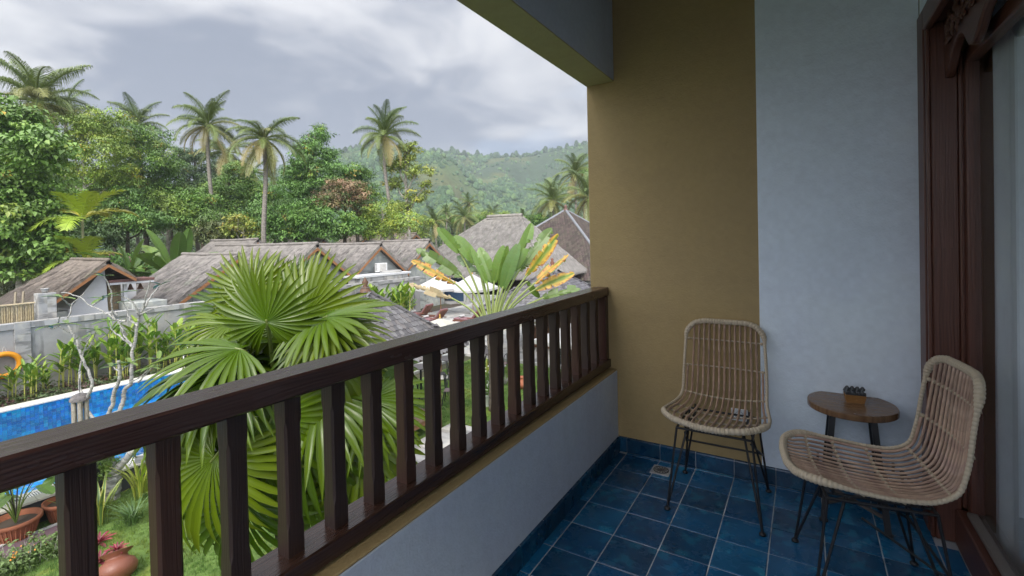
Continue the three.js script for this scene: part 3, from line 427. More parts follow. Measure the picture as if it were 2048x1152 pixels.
// ---------------------------------------------------------------- cement boundary wall, bed behind the pool
{
  const b = new GB().grid(20, 120, (u, v) => { const x = mix(-21.95, -19.9, u), z = mix(9, -26, v); return [x, -3.62 + 0.07 * fbm(x * 4 + 30, z * 4 + 60, 0, 4, 181), z]; }, (u, v) => [u * 2, v * 34]);
  structure('planting_bed', b.geo(), mat([0.1, 0.075, 0.055], 0.95, { map: rep(T.soil, 0.6, 0.6), bumpMap: T.soil, bumpScale: 0.04 }));
  const w = thing('boundary_wall', 'weathered grey cement wall with pillars behind the pool', 'wall', [-22, G0, -6.5]);
  part(w, 'wall_panel', span(-0.1, 0.04, -0.1, 2.5, -15.6, 16, 0.004), M.cement);
  part(w, 'wall_cap', span(-0.16, 0.1, 2.502, 2.73, -15.6, 16, 0.02, 0.37), M.cementPale, 'pale thick cement cap beam');
  for (let k = 0; k < 8; k++) part(w, 'pillar', span(0.043, 0.13, -0.1, 2.735, 4.25 - k * 3.15 + 3.15 - 0.2, 4.25 - k * 3.15 + 3.15 + 0.2, 0.006, k), M.cementPale);
}
{
  const f = thing('bamboo_fence', 'pale vertical bamboo pole fence on top of the cement wall', 'fence', [-22.45, -1.2, -0.2]), R = rng(191);
  const ms = [0, 1, 2, 3].map((k) => mat([[0.55, 0.45, 0.27], [0.48, 0.4, 0.26], [0.6, 0.5, 0.33], [0.4, 0.34, 0.24]][k], 0.5, { map: rep(T.grain, 2, 1) }));
  const gs = [0, 1, 2].map((k) => { const pts = [], rad = []; for (let i = 0; i <= 12; i++) { pts.push(V(0, -0.3 + i * 0.075, 0)); rad.push(0.027 + (i % 4 === k ? 0.004 : 0)); } return new GB().tube(pts, rad, 8).geo(); });
  for (let k = 0; k < 90; k++) { const p = part(f, 'bamboo_pole', gs[k % 3], ms[Math.floor(R() * 4)]); p.position.set((R() - 0.5) * 0.02, (R() - 0.5) * 0.05, -2.45 + k * 0.058); p.rotation.set((R() - 0.5) * 0.03, R() * 6, (R() - 0.5) * 0.03); }
  part(f, 'top_pole', new GB().tube([V(0.05, 0.62, -2.5), V(0.05, 0.58, 2.8)], 0.035, 9).geo(), ms[2]);
  const q = thing('gate_pillar', 'square grey cement pillar at the end of the bamboo fence', 'pillar', [-22.5, -1.2, -3.0]);
  part(q, 'shaft', span(-0.22, 0.22, -0.4, 0.93, -0.25, 0.25, 0.012), M.cementPale);
  const u = thing('flower_pot', 'small grey pot standing on the square cement pillar', 'pot', [-22.5, -0.27, -3.0]);
  part(u, 'bowl', lathe([[0, 0], [0.07, 0], [0.085, 0.06], [0.12, 0.15], [0.13, 0.15], [0.12, 0.17], [0.1, 0.165], [0.09, 0.12], [0, 0.1]], 20), M.cementPale);
  const l = thing('bamboo_ladder', 'two weathered bamboo ladder poles leaning behind the bamboo fence', 'ladder', [-22.8, -1.4, -2.5]);
  for (const z of [0, 0.2]) part(l, 'ladder_pole', new GB().tube([V(0, -0.6, z + 0.1), V(-0.4, 1.2, z - 0.1)], 0.035, 8).geo(), ms[3]);
  for (const t of [0.25, 0.5, 0.75]) part(l, 'rung', new GB().tube([V(-0.4 * t, -0.6 + 1.8 * t, 0.1 - 0.2 * t), V(-0.4 * t, -0.6 + 1.8 * t, 0.3 - 0.2 * t)], 0.02, 7).geo(), ms[3]);
}

// ---------------------------------------------------------------- thatched buildings
M.thatch = mat([0.345, 0.315, 0.295], 0.95, { map: rep(T.thatch, 0.45, 0.33), bumpMap: rep(T.thatch, 0.45, 0.33), bumpScale: 0.06 });
M.brownThatch = mat([0.3, 0.25, 0.21], 0.95, { map: rep(T.thatch, 0.5, 0.36), bumpMap: rep(T.thatch, 0.5, 0.36), bumpScale: 0.06 });
M.fascia = wood([0.42, 0.19, 0.075], 0.6, 0.5, 3);
M.timber = wood([0.16, 0.085, 0.05], 0.6, 0.5, 3);
M.gable = mat([0.56, 0.59, 0.56], 0.9, { map: rep(T.cement, 0.4, 0.5), bumpMap: rep(T.cement, 0.4, 0.5), bumpScale: 0.004 });
M.paint = mat([0.66, 0.67, 0.68], 0.75, { map: rep(T.plaster, 0.4, 0.4) });
M.straw = mat([1, 1, 1], 0.9);
const strawGeo = (() => { const g = new GB(), R = rng(201); for (let k = 0; k < 6; k++) { const x = (R() - 0.5) * 0.16, w = 0.007, l = 0.3 + R() * 0.25, y = R() * 0.03, e = 0.015 + R() * 0.05, d = (R() - 0.5) * 0.08; const a = g.v(x - w, y, 0), b = g.v(x + w, y, 0), c = g.v(x + d, e, l); g.tri(a, b, c); } return g.geo(); })();
function thatchSlope(parent, A, B, C, D, o = {}) {   // ridge A-B, eave D-C
  const t = o.t ?? 0.2, m = o.m ?? M.thatch, N = V().crossVectors(B.clone().sub(A), D.clone().sub(A)).normalize(); if (N.y < 0) N.negate();
  const wA = A.distanceTo(B), wD = D.distanceTo(C), w = Math.max(wA, wD), h = A.clone().lerp(B, 0.5).distanceTo(D.clone().lerp(C, 0.5)), nu = Math.ceil(w * 5), nv = Math.ceil(h * 6), g = new GB(), s = o.seed ?? 1;
  const f = (u, v, k) => { const p = A.clone().lerp(B, u).lerp(D.clone().lerp(C, u), v), q = fbm(p.x * 1.3 + p.z * 1.7 + 40, p.y * 2 + v * 5 + 40, 0, 4, s) - 0.5; p.addScaledVector(N, k ? -t * (0.9 + 0.5 * q) : 0.12 * q - 0.05 * Math.pow(v, 6)); if (v > 0.99) p.y -= 0.06 * (fbm(u * w * 4, s * 3.3, 0, 3, 7)); return p.toArray(); }, uf = (u, v) => [u * w, v * h];
  g.grid(nu, nv, (u, v) => f(u, v, 0), uf); g.grid(nu, nv, (u, v) => f(u, v, 1), uf); g.grid(nu, 1, (u, v) => f(u, 1, v), (u, v) => [u * w, v * t]); g.grid(nu, 1, (u, v) => f(u, 0, v), (u, v) => [u * w, v * t]); g.grid(1, nv, (u, v) => f(0, v, u), (u, v) => [u * t, v * h]); g.grid(1, nv, (u, v) => f(1, v, u), (u, v) => [u * t, v * h]);
  const roof = part(parent, o.name ?? 'roof_slope', g.geo(), m), R = rng(s * 13 + 7), ms = [], cs = [], down = D.clone().lerp(C, 0.5).sub(A.clone().lerp(B, 0.5)).normalize(), side = V().crossVectors(N, down).normalize(), c0 = m.color, n = Math.min(9000, Math.round(w * h * (o.d ?? 55)));
  for (let k = 0; k < n; k++) {
    const v = R() < 0.12 ? 0.97 : Math.sqrt(R()) * 0.97, u = R(), p = V(...f(u, v, 0)), dd = down.clone().addScaledVector(side, (R() - 0.5) * 0.5).addScaledVector(N, (R() - 0.5) * 0.12); if (v === 0.97) dd.y -= 0.35; dd.normalize();
    const x = V().crossVectors(N, dd).normalize(), y = V().crossVectors(dd, x); ms.push(new THREE.Matrix4().makeBasis(x, y, dd).scale(V(1, 1, 0.6 + R() * 0.6)).setPosition(p)); const q = 0.35 + R() * 0.6; cs.push(rgb(c0.r * q, c0.g * q, c0.b * q));
  }
  copies(roof, 'straw', strawGeo, M.straw, ms, cs); return roof;
}
function cottage(label, x0, x1, zc, yr, half, drop, o = {}) {  // gable towards +x at x0
  const c = thing('thatched_cottage', label, 'cottage', [x0, G0, zc], 0, 'thatched cottages behind the cement wall'), y = yr - G0, L = x1 - x0, e = y - drop, m = o.m;
  thatchSlope(c, V(0, y, 0), V(L, y, 0), V(L, e, half), V(0, e, half), { seed: o.seed, m }); thatchSlope(c, V(0, y, 0), V(L, y, 0), V(L, e, -half), V(0, e, -half), { seed: o.seed + 3, m });
  part(c, 'ridge_cap', new GB().tube(curve([[0.03, y + 0.02, 0], [L * 0.5, y - 0.02, 0.02], [L, y + 0.02, 0]], 14), 0.1, 8).geo(), m ?? M.thatch);
  const k = 0.17; for (const s of [-1, 1]) { const a = V(0.015, y - 0.24, 0), b = V(0.015, e - 0.22, s * half), q = (p, dy, dx) => V(p.x + dx, p.y + dy, p.z); const P = [q(a, 0, 0), q(b, 0, 0), q(b, -k, 0), q(a, -k, 0)], Q = P.map((p) => q(p, 0, -0.05)); part(c, 'fascia_board', polys([P, Q, ...[0, 1, 2, 3].map((i) => [P[i], P[(i + 1) % 4], Q[(i + 1) % 4], Q[i]])]), M.fascia); }
  const ws = e - 0.3 + (drop / half) * 0.55, G = [V(-0.45, -0.1, half - 0.55), V(-0.45, ws, half - 0.55), V(-0.45, y - 0.3, 0), V(-0.45, ws, -half + 0.55), V(-0.45, -0.1, -half + 0.55)], H = G.map((p) => V(L + 0.3, p.y, p.z));
  part(c, 'wall', polys([G, H, ...[0, 1, 2, 3, 4].map((i) => [G[i], G[(i + 1) % 5], H[(i + 1) % 5], H[i]])]), o.wall ?? M.gable);
  return c;
}
cottage('grey thatched cottage nearest the pool with orange gable boards behind the palm', -23.5, -29.3, -10.5, 0.84, 3.1, 2.15, { seed: 21 });
cottage('second grey thatched cottage whose gable rises just behind the fan palm tips', -23.5, -34.8, -15.1, 1.28, 2.75, 2.1, { seed: 31 });
const cB = cottage('grey thatched cottage with white air conditioner in its cement gable', -23.5, -30.5, -20.05, 1.2, 2.6, 2.05, { seed: 41 });
cottage('grey thatched cottage whose ridge runs behind the traveller palm leaves', -23.8, -31, -25.3, 1.34, 2.7, 2.1, { seed: 51 });
cottage('low thatched cottage ridge seen behind the second row left of the palms', -33, -39.5, -17.1, 1.68, 2.6, 2, { seed: 61 });
cottage('thatched cottage ridge peeping out behind the bright fan palm tips', -36, -45, -24.9, 1.66, 2.6, 2, { seed: 71 });
cottage('small brown thatched gable below the pinkish flowering tree', -42, -46, -35.1, 2.0, 2, 1.5, { seed: 81, m: M.brownThatch });
cottage('small brown thatched gable below the slender white trunk tree', -40, -47, -41.3, 2.25, 2.2, 1.5, { seed: 91, m: M.brownThatch });
part(cB, 'white_annexe', span(0.1, 1.25, -0.1, 2.98, -1.2, 2.9, 0.02), M.cementPale, 'pale flat roofed annexe');
part(cB, 'annexe_roof', span(-0.1, 1.3, 2.985, 3.12, -1.45, 3.1, 0.01), M.paint);
{ const d = part(cB, 'tank_lid', lathe([[0, 0.14], [0.7, 0.13], [0.74, 0.1], [0.74, 0]], 28), M.cementPale); d.position.set(0.45, 3.12, -0.35); }
{
  const a = thing('air_conditioner', 'white air conditioner unit with vented side in the cottage gable', 'air conditioner', [-23.45, -0.76, -19.95], Math.PI / 2), w = mat([0.8, 0.8, 0.78], 0.45);
  part(a, 'casing', span(-0.42, 0.42, 0.04, 0.62, -0.16, 0.16, 0.015), w);
  part(a, 'front_panel', span(-0.3, 0.3, 0.1, 0.58, 0.161, 0.172, 0.004), mat([0.62, 0.6, 0.56], 0.5));
  const L = []; for (let k = 1; k < 6; k++) { const t = new THREE.TorusGeometry(k * 0.038, 0.004, 5, 28); t.translate(0.02, 0.34, 0.178); L.push(t); } part(a, 'fan_guard', mg(L), mat([0.7, 0.69, 0.66], 0.5));
  for (let k = 0; k < 6; k++) part(a, 'vent_slat', span(-0.424, -0.42, 0.12 + k * 0.08, 0.16 + k * 0.08, -0.12, 0.12, 0.001), mat([0.2, 0.2, 0.2], 0.7));
  for (const x of [-0.3, 0.3]) part(a, 'foot', span(x - 0.04, x + 0.04, 0, 0.04, -0.15, 0.15, 0.003), M.black);
}
{ // gatehouse on the left
  const c = thing('thatched_gatehouse', 'small white walled hut with brown thatched roof and orange gable board', 'hut', [-23.6, G0, -5.3]), y = 0.8 - G0, L = -4.4, o = { m: M.brownThatch, d: 70 };
  thatchSlope(c, V(-0.2, y, 0), V(L, y, 0), V(L - 0.1, y - 1.75, 2.7), V(-0.2, y - 1.55, 1.95), { ...o, seed: 101 }); thatchSlope(c, V(-0.2, y, 0), V(L, y, 0), V(L, y - 0.8, -1.1), V(-0.2, y - 0.7, -0.95), { ...o, seed: 111 });
  part(c, 'ridge_cap', new GB().tube([V(-0.15, y + 0.02, 0), V(L, y + 0.03, 0)], 0.07, 8).geo(), M.brownThatch);
  const bd = (a, b) => { const P = [[a, 0], [b, 0], [b, -0.13], [a, -0.13]].map(([p, d]) => V(-0.18, p[0] + d, p[1])), Q = P.map((p) => V(-0.23, p.y, p.z)); part(c, 'fascia_board', polys([P, Q, ...[0, 1, 2, 3].map((i) => [P[i], P[(i + 1) % 4], Q[(i + 1) % 4], Q[i]])]), M.fascia); };
  bd([y - 0.17, 0], [y - 1.7, 1.95]); bd([y - 0.17, 0], [y - 0.85, -0.95]);
  const W = [[1.15, -0.1], [1.15, 2.75], [0, 3.95 + 0.42], [-0.02, 3.95 + 0.42], [-0.02, 3.86], [-0.22, 3.86], [-0.22, -0.1]], G = W.map(([z, h]) => V(-0.7, h, z)), H = G.map((p) => V(-4.2, p.y, p.z));
  part(c, 'wall', mg([polys([[G[0], G[1], G[2], G[3], G[6]].map((p) => p.clone()), [H[0], H[1], H[2], H[3], H[6]], [G[0], G[1], H[1], H[0]], [G[1], G[2], H[2], H[1]], [G[2], G[3], H[3], H[2]], [G[3], G[6], H[6], H[3]]])]), M.paint);
  part(c, 'wall_return', span(-1.4, -0.9, -0.1, 2.7, 1.1, 1.5, 0.01), M.gable);
  part(c, 'door_mat_panel', span(-1.2, -1.1, 2.5, 3.68, -0.7, -0.24, 0.01), mat([0.42, 0.32, 0.2], 0.9, { map: rep(T.thatch, 2, 2), bumpMap: rep(T.thatch, 2, 2), bumpScale: 0.02 }), 'woven brown reed door');
  part(c, 'door_post', span(-0.95, -0.8, -0.1, 3.72, -0.84, -0.7, 0.01), M.paint);
  part(c, 'canopy', span(-1.6, -0.5, 3.72, 3.84, -1.75, -0.1, 0.01), mat([0.2, 0.1, 0.085], 0.6, { map: rep(T.plaster, 1, 1) }), 'flat maroon canopy');
  part(c, 'canopy_edge', span(-1.58, -0.52, 3.62, 3.715, -1.73, -0.12, 0.006), M.paint);
  part(c, 'back_wall', span(-4.4, -4.2, -0.1, 3.6, -2.4, -0.2, 0.01), M.paint);
  part(c, 'flat_block', span(-1.2, 0.3, -0.1, 2.85, -1.9, -0.6, 0.02), M.gable, 'low grey cement block');
  for (const z of [-6.35, -6.72]) {
    const l = thing('pendant_shade', z > -6.5 ? 'brown woven bell shaped lamp shade hanging nearer the reed door' : 'brown woven bell shaped lamp shade hanging nearer the thatched roof slope', 'lamp shade', [-24.7, -0.32, z]);
    part(l, 'bell', lathe([[0.02, 0], [0.05, -0.03], [0.08, -0.16], [0.13, -0.26], [0.12, -0.26], [0.07, -0.16], [0.03, -0.03]], 16), M.timber); part(l, 'cord', new GB().tube([V(0, 0, 0), V(0, 0.06, 0)], 0.006, 5).geo(), M.black);
  }
}
{ // big open pavilion with hipped thatch
  const c = thing('thatched_pavilion', 'large open pavilion with tall pale hipped thatched roof', 'pavilion', [-20.5, G0, -31.4]), y = 3.25 - G0, e = -1.5 - G0, a = V(-1.9, y, 0), b = V(1.4, y, 0), k = [V(-8.8, e, 4.2), V(5.4, e, 4.2), V(5.4, e, -4.2), V(-8.8, e, -4.2)];
  const pale = mat([0.44, 0.41, 0.375], 0.95, { map: rep(T.thatch, 0.4, 0.3), bumpMap: rep(T.thatch, 0.4, 0.3), bumpScale: 0.09 }), o = { t: 0.35, m: pale, d: 80 };
  thatchSlope(c, a, b, k[1], k[0], { ...o, seed: 121 }); thatchSlope(c, b, b.clone().add(V(0.01, 0, -0.01)), k[2], k[1], { ...o, seed: 131 }); thatchSlope(c, b, a, k[3], k[2], { ...o, seed: 141 }); thatchSlope(c, a, a.clone().add(V(-0.01, 0, 0.01)), k[0], k[3], { ...o, seed: 151 });
  part(c, 'ridge_cap', new GB().tube([V(-2, y + 0.02, 0), V(1.5, y + 0.02, 0)], 0.14, 8).geo(), pale);
  for (const [x, z] of [[-4.6, 3.5], [-1.6, 3.5], [1.5, 3.5], [4.6, 3.5], [4.6, 0.5], [4.6, -3.5]]) part(c, 'post', span(x - 0.1, x + 0.1, 0, e + 0.3, z - 0.1, z + 0.1, 0.01), M.cementPale);
  part(c, 'floor_slab', span(-5, 5, -0.05, 0.15, -4, 4, 0.02), M.cement);
  part(c, 'back_wall', mg([span(-4.6, 4.6, 0.15, e + 0.4, -3.4, -3.2, 0.01), span(-4.8, -4.6, 0.15, e + 0.4, -3.4, 3.4, 0.01)]), M.timber);
  part(c, 'low_wall', span(-2.2, 4.4, 0.15, 0.85, 3.3, 3.4, 0.01), M.gable);
  for (let k2 = 0; k2 < 9; k2++) part(c, 'window_bar', span(-1.3 + k2 * 0.32, -1.25 + k2 * 0.32, 0.85, 2.3, 3.36, 3.42, 0.005), M.black);
  part(c, 'blue_wall', span(-4.4, -1.9, 0.15, 2.2, 3.0, 3.1, 0.01), mat([0.03, 0.07, 0.14], 0.7, { map: rep(T.plaster, 0.5, 0.5) }), 'dark blue wall panel');
}
// ---------------------------------------------------------------- tiled roof house, shingled gazebos
{
  const c = thing('tiled_roof_house', 'house with brown clay tiled pyramid roof and pale hip ridges beside the pavilion', 'house', [-20.45, G0, -43.0]), y = 4.2 - G0, h = 8.4, e = -2.3 - G0, R = rng(211);
  const ap = V(0, y, 0), k = [V(-h, e, h), V(h, e, h), V(h, e, -h), V(-h, e, -h)];
  for (let i = 0; i < 4; i++) part(c, 'roof_face', polys([[ap, k[i], k[(i + 1) % 4]].map((p) => p.clone()), [ap, k[i], k[(i + 1) % 4]].map((p) => p.clone().add(V(0, -0.12, 0)))]), mat([0.1, 0.07, 0.06], 0.9));
  const tile = (() => { const g = new GB(); g.grid(4, 2, (u, v) => [(u - 0.5) * 0.27, 0.03 + 0.035 * Math.sin(u * Math.PI) - 0.0 + v * 0.02, v * 0.36]); return g.geo(); })(), ms = [], cs = [];
  for (let i = 0; i < 2; i++) { const A = k[i], B = k[i + 1], mid = A.clone().lerp(B, 0.5), up = ap.clone().sub(mid), L = up.length(); up.normalize(); const al = B.clone().sub(A).normalize(), N = V().crossVectors(al, up).normalize(); if (N.y < 0) N.negate(); const dn = up.clone().negate(), xx = V().crossVectors(N, dn);
    for (let r = 0; r < L / 0.3; r++) { const wv = h * 2 * (1 - r * 0.3 / L); for (let q = -Math.floor(wv / 0.56); q <= wv / 0.56; q++) { const p = mid.clone().addScaledVector(up, r * 0.3 + 0.2).addScaledVector(al, q * 0.28 + (r % 2) * 0.14); ms.push(new THREE.Matrix4().makeBasis(xx, N, dn).setPosition(p)); const t = 0.6 + R() * 0.7; cs.push(rgb(0.075 * t, (0.05 + R() * 0.014) * t, 0.045 * t)); } } }
  copies(c, 'roof_tile', tile, mat([1, 1, 1], 0.8), ms, cs);
  for (const q of k.slice(0, 3)) part(c, 'hip_ridge', new GB().tube([ap, ap.clone().lerp(q, 0.5).add(V(0, 0.03, 0)), q], 0.14, 8).geo(), mat([0.24, 0.25, 0.27], 0.85, { map: rep(T.plaster, 2, 2) }));
  part(c, 'roof_finial', put(lathe([[0.3, -0.05], [0.2, 0.1], [0.12, 0.22], [0.22, 0.34], [0.1, 0.5], [0, 0.62]], 12), 0, y, 0), mat([0.16, 0.09, 0.07], 0.8));
  part(c, 'wall', span(-h + 0.8, h - 0.8, -0.1, e + 0.1, -h + 0.8, h - 0.8, 0.02), M.paint);
  const rr = thing('red_roof_house', 'red roof corner showing behind the tiled roof house', 'house', [-23.5, G0, -66]); part(rr, 'roof', polys((() => { const A = [V(-5, 4.6, 5), V(5, 4.6, 5), V(5, 4.6, -5), V(-5, 4.6, -5)], t = [V(-2, 8.4, 0), V(2, 8.4, 0)]; return [A, [A[0], A[1], t[1], t[0]], [A[1], A[2], t[1]], [A[2], A[3], t[0], t[1]], [A[3], A[0], t[0]]]; })()), mat([0.32, 0.06, 0.06], 0.7)); part(rr, 'wall', span(-4.4, 4.4, 0, 4.55, -4.4, 4.4, 0.02), M.paint);
}
M.shingle = [[0.2, 0.195, 0.21], [0.16, 0.155, 0.17], [0.245, 0.24, 0.255], [0.13, 0.127, 0.138], [0.21, 0.195, 0.2]].map((c) => mat(c, 0.85, { map: rep(T.grain, 2, 6), bumpMap: rep(T.grain, 2, 6), bumpScale: 0.003 }));
function shingledRoof(c, ap, k, faces, R, single) {
  const sg = [0, 1, 2].map((n) => { const w = 0.058 + n * 0.004, l = 0.3, t = 0.014, o = [[-w, 0], [w, 0], [w, l - 0.05], [0, l], [-w, l - 0.05]], A = o.map(([x, z]) => V(x, t, z)), B = o.map(([x, z]) => V(x, 0, z)); return polys([A, B, ...o.map((_, i) => [A[i], A[(i + 1) % 5], B[(i + 1) % 5], B[i]])], n * 0.4, n * 0.2); });
  const rest = [], cols = [], base = M.shingle[0]; let made = 0;
  for (const i of [0, 1, 2, 3]) {
    const A = k[i], B = k[(i + 1) % 4], mid = A.clone().lerp(B, 0.5), up = ap.clone().sub(mid), L = up.length(), hw = A.distanceTo(B) / 2; up.normalize(); const al = B.clone().sub(A).normalize(), N = V().crossVectors(al, up).normalize(); if (N.y < 0) N.negate(); const dn = up.clone().negate(), xx = V().crossVectors(N, dn);
    const face = part(c, 'roof_face', polys([[ap, A, B].map((p) => p.clone().addScaledVector(N, -0.005)), [ap, A, B].map((p) => p.clone().addScaledVector(N, -0.06))]), M.timber); if (!faces.includes(i)) { }
    for (let r = 0; r < L / 0.17; r++) { const d = r * 0.17, wv = hw * (1 - d / L); for (let q = -Math.floor(wv / 0.125); q <= wv / 0.125; q++) {
      const x = q * 0.125 + (r % 2) * 0.062; if (Math.abs(x) > wv) continue; const p = mid.clone().addScaledVector(up, d + 0.26).addScaledVector(al, x + (R() - 0.5) * 0.012).addScaledVector(N, 0.004), tl = dn.clone().addScaledVector(N, 0.06 + R() * 0.05).addScaledVector(al, (R() - 0.5) * 0.06).normalize(), X2 = V().crossVectors(N, tl).normalize(), Y2 = V().crossVectors(tl, X2), m = new THREE.Matrix4().makeBasis(X2, Y2, tl).setPosition(p);
      if (faces.includes(i) && single && made < 290 && single(p)) { const o = part(face, 'shingle', sg[Math.floor(R() * 3)], M.shingle[Math.floor(R() * 5)]); o.matrixAutoUpdate = true; m.decompose(o.position, o.quaternion, o.scale); made++; }
      else { rest.push(m); const cc = M.shingle[Math.floor(R() * 5)].color; cols.push(rgb(cc.r * 0.7, cc.g * 0.7, cc.b * 0.7)); }
    } }
  }
  copies(c, 'shingle_courses', sg[1], mat([1, 1, 1], 0.85), rest, cols);
  for (const q of k) part(c, 'hip_board', new GB().tube([ap.clone().add(V(0, 0.03, 0)), q.clone().add(V(0, 0.03, 0))], 0.06, 5).geo(), M.shingle[3]);
}
{
  const a = 1.9, c = thing('shingled_gazebo', 'open garden gazebo with grey wooden shingle roof beside the fan palm', 'gazebo', [-8.95, G0, -5.85]), ap = V(0, 3.92, 0), e = 2.3;
  shingledRoof(c, ap, [V(-a, e, a), V(a, e, a), V(a, e, -a), V(-a, e, -a)], [1], rng(221), (p) => p.z > -1.75);
  part(c, 'finial', put(lathe([[0.16, -0.05], [0.1, 0.06], [0.05, 0.12], [0.09, 0.2], [0.03, 0.3], [0, 0.36]], 12), 0, 3.95, 0), M.timber);
  for (const [x, z] of [[-1.3, -1.3], [1.3, -1.3], [1.3, 1.3], [-1.3, 1.3]]) part(c, 'post', span(x - 0.06, x + 0.06, 0, 2.62, z - 0.06, z + 0.06, 0.008), M.timber);
  for (let k = 0; k < 14; k++) part(c, 'deck_board', span(-1.3, 1.3, 0.46, 0.5, -1.35 + k * 0.193, -1.35 + k * 0.193 + 0.187, 0.004, k * 0.3), wood([0.27, 0.18, 0.13], 0.55, 0.6, 4));
  part(c, 'deck_frame', span(-1.28, 1.28, 0.32, 0.455, -1.33, 1.33, 0.006), wood([0.22, 0.11, 0.05], 0.6, 0.5, 3));
  const a2 = 2.5, c2 = thing('shingled_bar', 'garden bar under a grey shingled pyramid roof behind the traveller palm', 'bar', [-9.2, G0, -17.3]), e2 = 2.05, ap2 = V(0, 3.75, 0);
  shingledRoof(c2, ap2, [V(-a2, e2, a2), V(a2, e2, a2), V(a2, e2, -a2), V(-a2, e2, -a2)], [0], rng(231), (p) => p.y > 2.4);
  part(c2, 'finial', put(lathe([[0.2, -0.05], [0.13, 0.08], [0.06, 0.15], [0.11, 0.25], [0.04, 0.36], [0.09, 0.42], [0, 0.5]], 12), 0, 3.78, 0), mat([0.2, 0.08, 0.05], 0.7));
  for (const [x, z] of [[-1.9, 1.9], [1.9, 1.9], [1.9, -1.9], [-1.9, -1.9]]) part(c2, 'post', span(x - 0.08, x + 0.08, 0.1, 2.4, z - 0.08, z + 0.08, 0.008), M.timber);
  part(c2, 'bar_counter', mg([span(-1.1, 1.7, 0.1, 1.05, 0.55, 0.7, 0.01), span(1.55, 1.7, 0.1, 1.05, -1.6, 0.55, 0.01)]), wood([0.2, 0.09, 0.05], 0.5, 0.5, 2));
  part(c2, 'bar_top', mg([span(-1.2, 1.85, 1.055, 1.11, 0.45, 0.95, 0.01), span(1.45, 1.85, 1.055, 1.11, -1.7, 0.445, 0.01)]), wood([0.28, 0.12, 0.055], 0.35, 0.6, 3));
  part(c2, 'back_shelf', span(-1.6, 1.2, 0.1, 1.9, -1.7, -1.45, 0.01), M.timber);
  structure('bar_terrace', span(-12.6, -4.6, G0 - 0.05, G0 + 0.12, -20.5, -14.25, 0.02), M.cement);
  structure('garden_path', span(-13.4, -12.1, G0 - 0.05, G0 + 0.1, -22, -8.15, 0.015), mat([0.48, 0.49, 0.46], 0.85, { map: rep(T.cement, 0.4, 0.6) }));
  structure('pool_terrace', span(-20.5, -13.45, G0 - 0.05, G0 + 0.4, -27, -15.5, 0.02), M.cementPale);
  structure('stone_step', span(-7.5, -6.55, G0 - 0.05, G0 + 0.14, -7.55, -5.2, 0.012), M.cementPale);
}
// ---------------------------------------------------------------- trees
const leafMat = (c, rough = 0.5, tr = 0.28, o = {}) => mat(c, rough, { transmission: tr, ...o });
M.leaf = leafMat([1, 1, 1], 0.5, 0.3); M.barkPale = mat([0.5, 0.47, 0.41], 0.9, { map: rep(T.cement, 1, 2), bumpMap: rep(T.cement, 1, 2), bumpScale: 0.02 }); M.bark = mat([0.2, 0.165, 0.13], 0.95, { map: rep(T.cement, 1.5, 2), bumpMap: rep(T.cement, 1.5, 2), bumpScale: 0.03 });
function leafClump(seed, n, rad, len, wid) {
  const g = new GB(), R = rng(seed), d = V(), s = V(), u = V();
  for (let k = 0; k < n; k++) {
    const a = R() * 6.28, e = Math.asin(R() * 1.7 - 0.7), c = V(Math.cos(a) * Math.cos(e), Math.sin(e) * 0.7, Math.sin(a) * Math.cos(e)).multiplyScalar(rad * (0.25 + 0.75 * R()));
    d.set(Math.cos(a) + (R() - 0.5) * 0.9, -0.15 - R() * 0.7, Math.sin(a) + (R() - 0.5) * 0.9).normalize(); s.set(-Math.sin(a) + (R() - 0.5) * 0.5, (R() - 0.5) * 0.7, Math.cos(a)).addScaledVector(d, 0); s.addScaledVector(d, -s.dot(d)).normalize(); u.crossVectors(s, d); if (u.y < 0) u.negate();
    const L = len * (0.7 + 0.6 * R()), w = wid * (0.7 + 0.6 * R()), q = (t, x, z) => g.v(c.x + d.x * t + s.x * x + u.x * z, c.y + d.y * t + s.y * x + u.y * z, c.z + d.z * t + s.z * x + u.z * z);
    const p0 = q(0, 0, 0), p1 = q(L * 0.45, -w, w * 0.35), p2 = q(L * 0.45, w, w * 0.35), p3 = q(L * 0.5, 0, 0), p4 = q(L, 0, -L * 0.18); g.tri(p0, p1, p3); g.tri(p0, p3, p2); g.tri(p1, p4, p3); g.tri(p3, p4, p2);
  }
  return g.geo();
}
const CL = { big: leafClump(1, 16, 0.46, 0.25, 0.085), mid: leafClump(2, 22, 0.46, 0.19, 0.05), fine: leafClump(3, 22, 0.42, 0.2, 0.045), small: leafClump(4, 16, 0.3, 0.2, 0.05) };
const KIND = { // leaf clump, base colour, yellowness, density, trunk, size
  big: ['big', [0.15, 0.26, 0.05], 0.25, 1.25, 'barkPale', 1.0], light: ['mid', [0.2, 0.29, 0.045], 0.5, 0.72, 'barkPale', 0.95], mid: ['mid', [0.13, 0.235, 0.04], 0.35, 1.05, 'bark', 1.0], dark: ['mid', [0.07, 0.125, 0.035], 0.15, 0.8, 'bark', 1.1], rich: ['mid', [0.11, 0.22, 0.04], 0.25, 1.0, 'bark', 1.0],
  pink: ['fine', [0.19, 0.15, 0.055], 0.3, 1.15, 'bark', 0.9], sparse: ['small', [0.23, 0.29, 0.05], 0.5, 0.85, 'barkPale', 1.05], shrub: ['small', [0.14, 0.28, 0.045], 0.4, 1.4, 'bark', 0.9], olive: ['fine', [0.1, 0.13, 0.035], 0.3, 1.2, 'bark', 0.9],
};
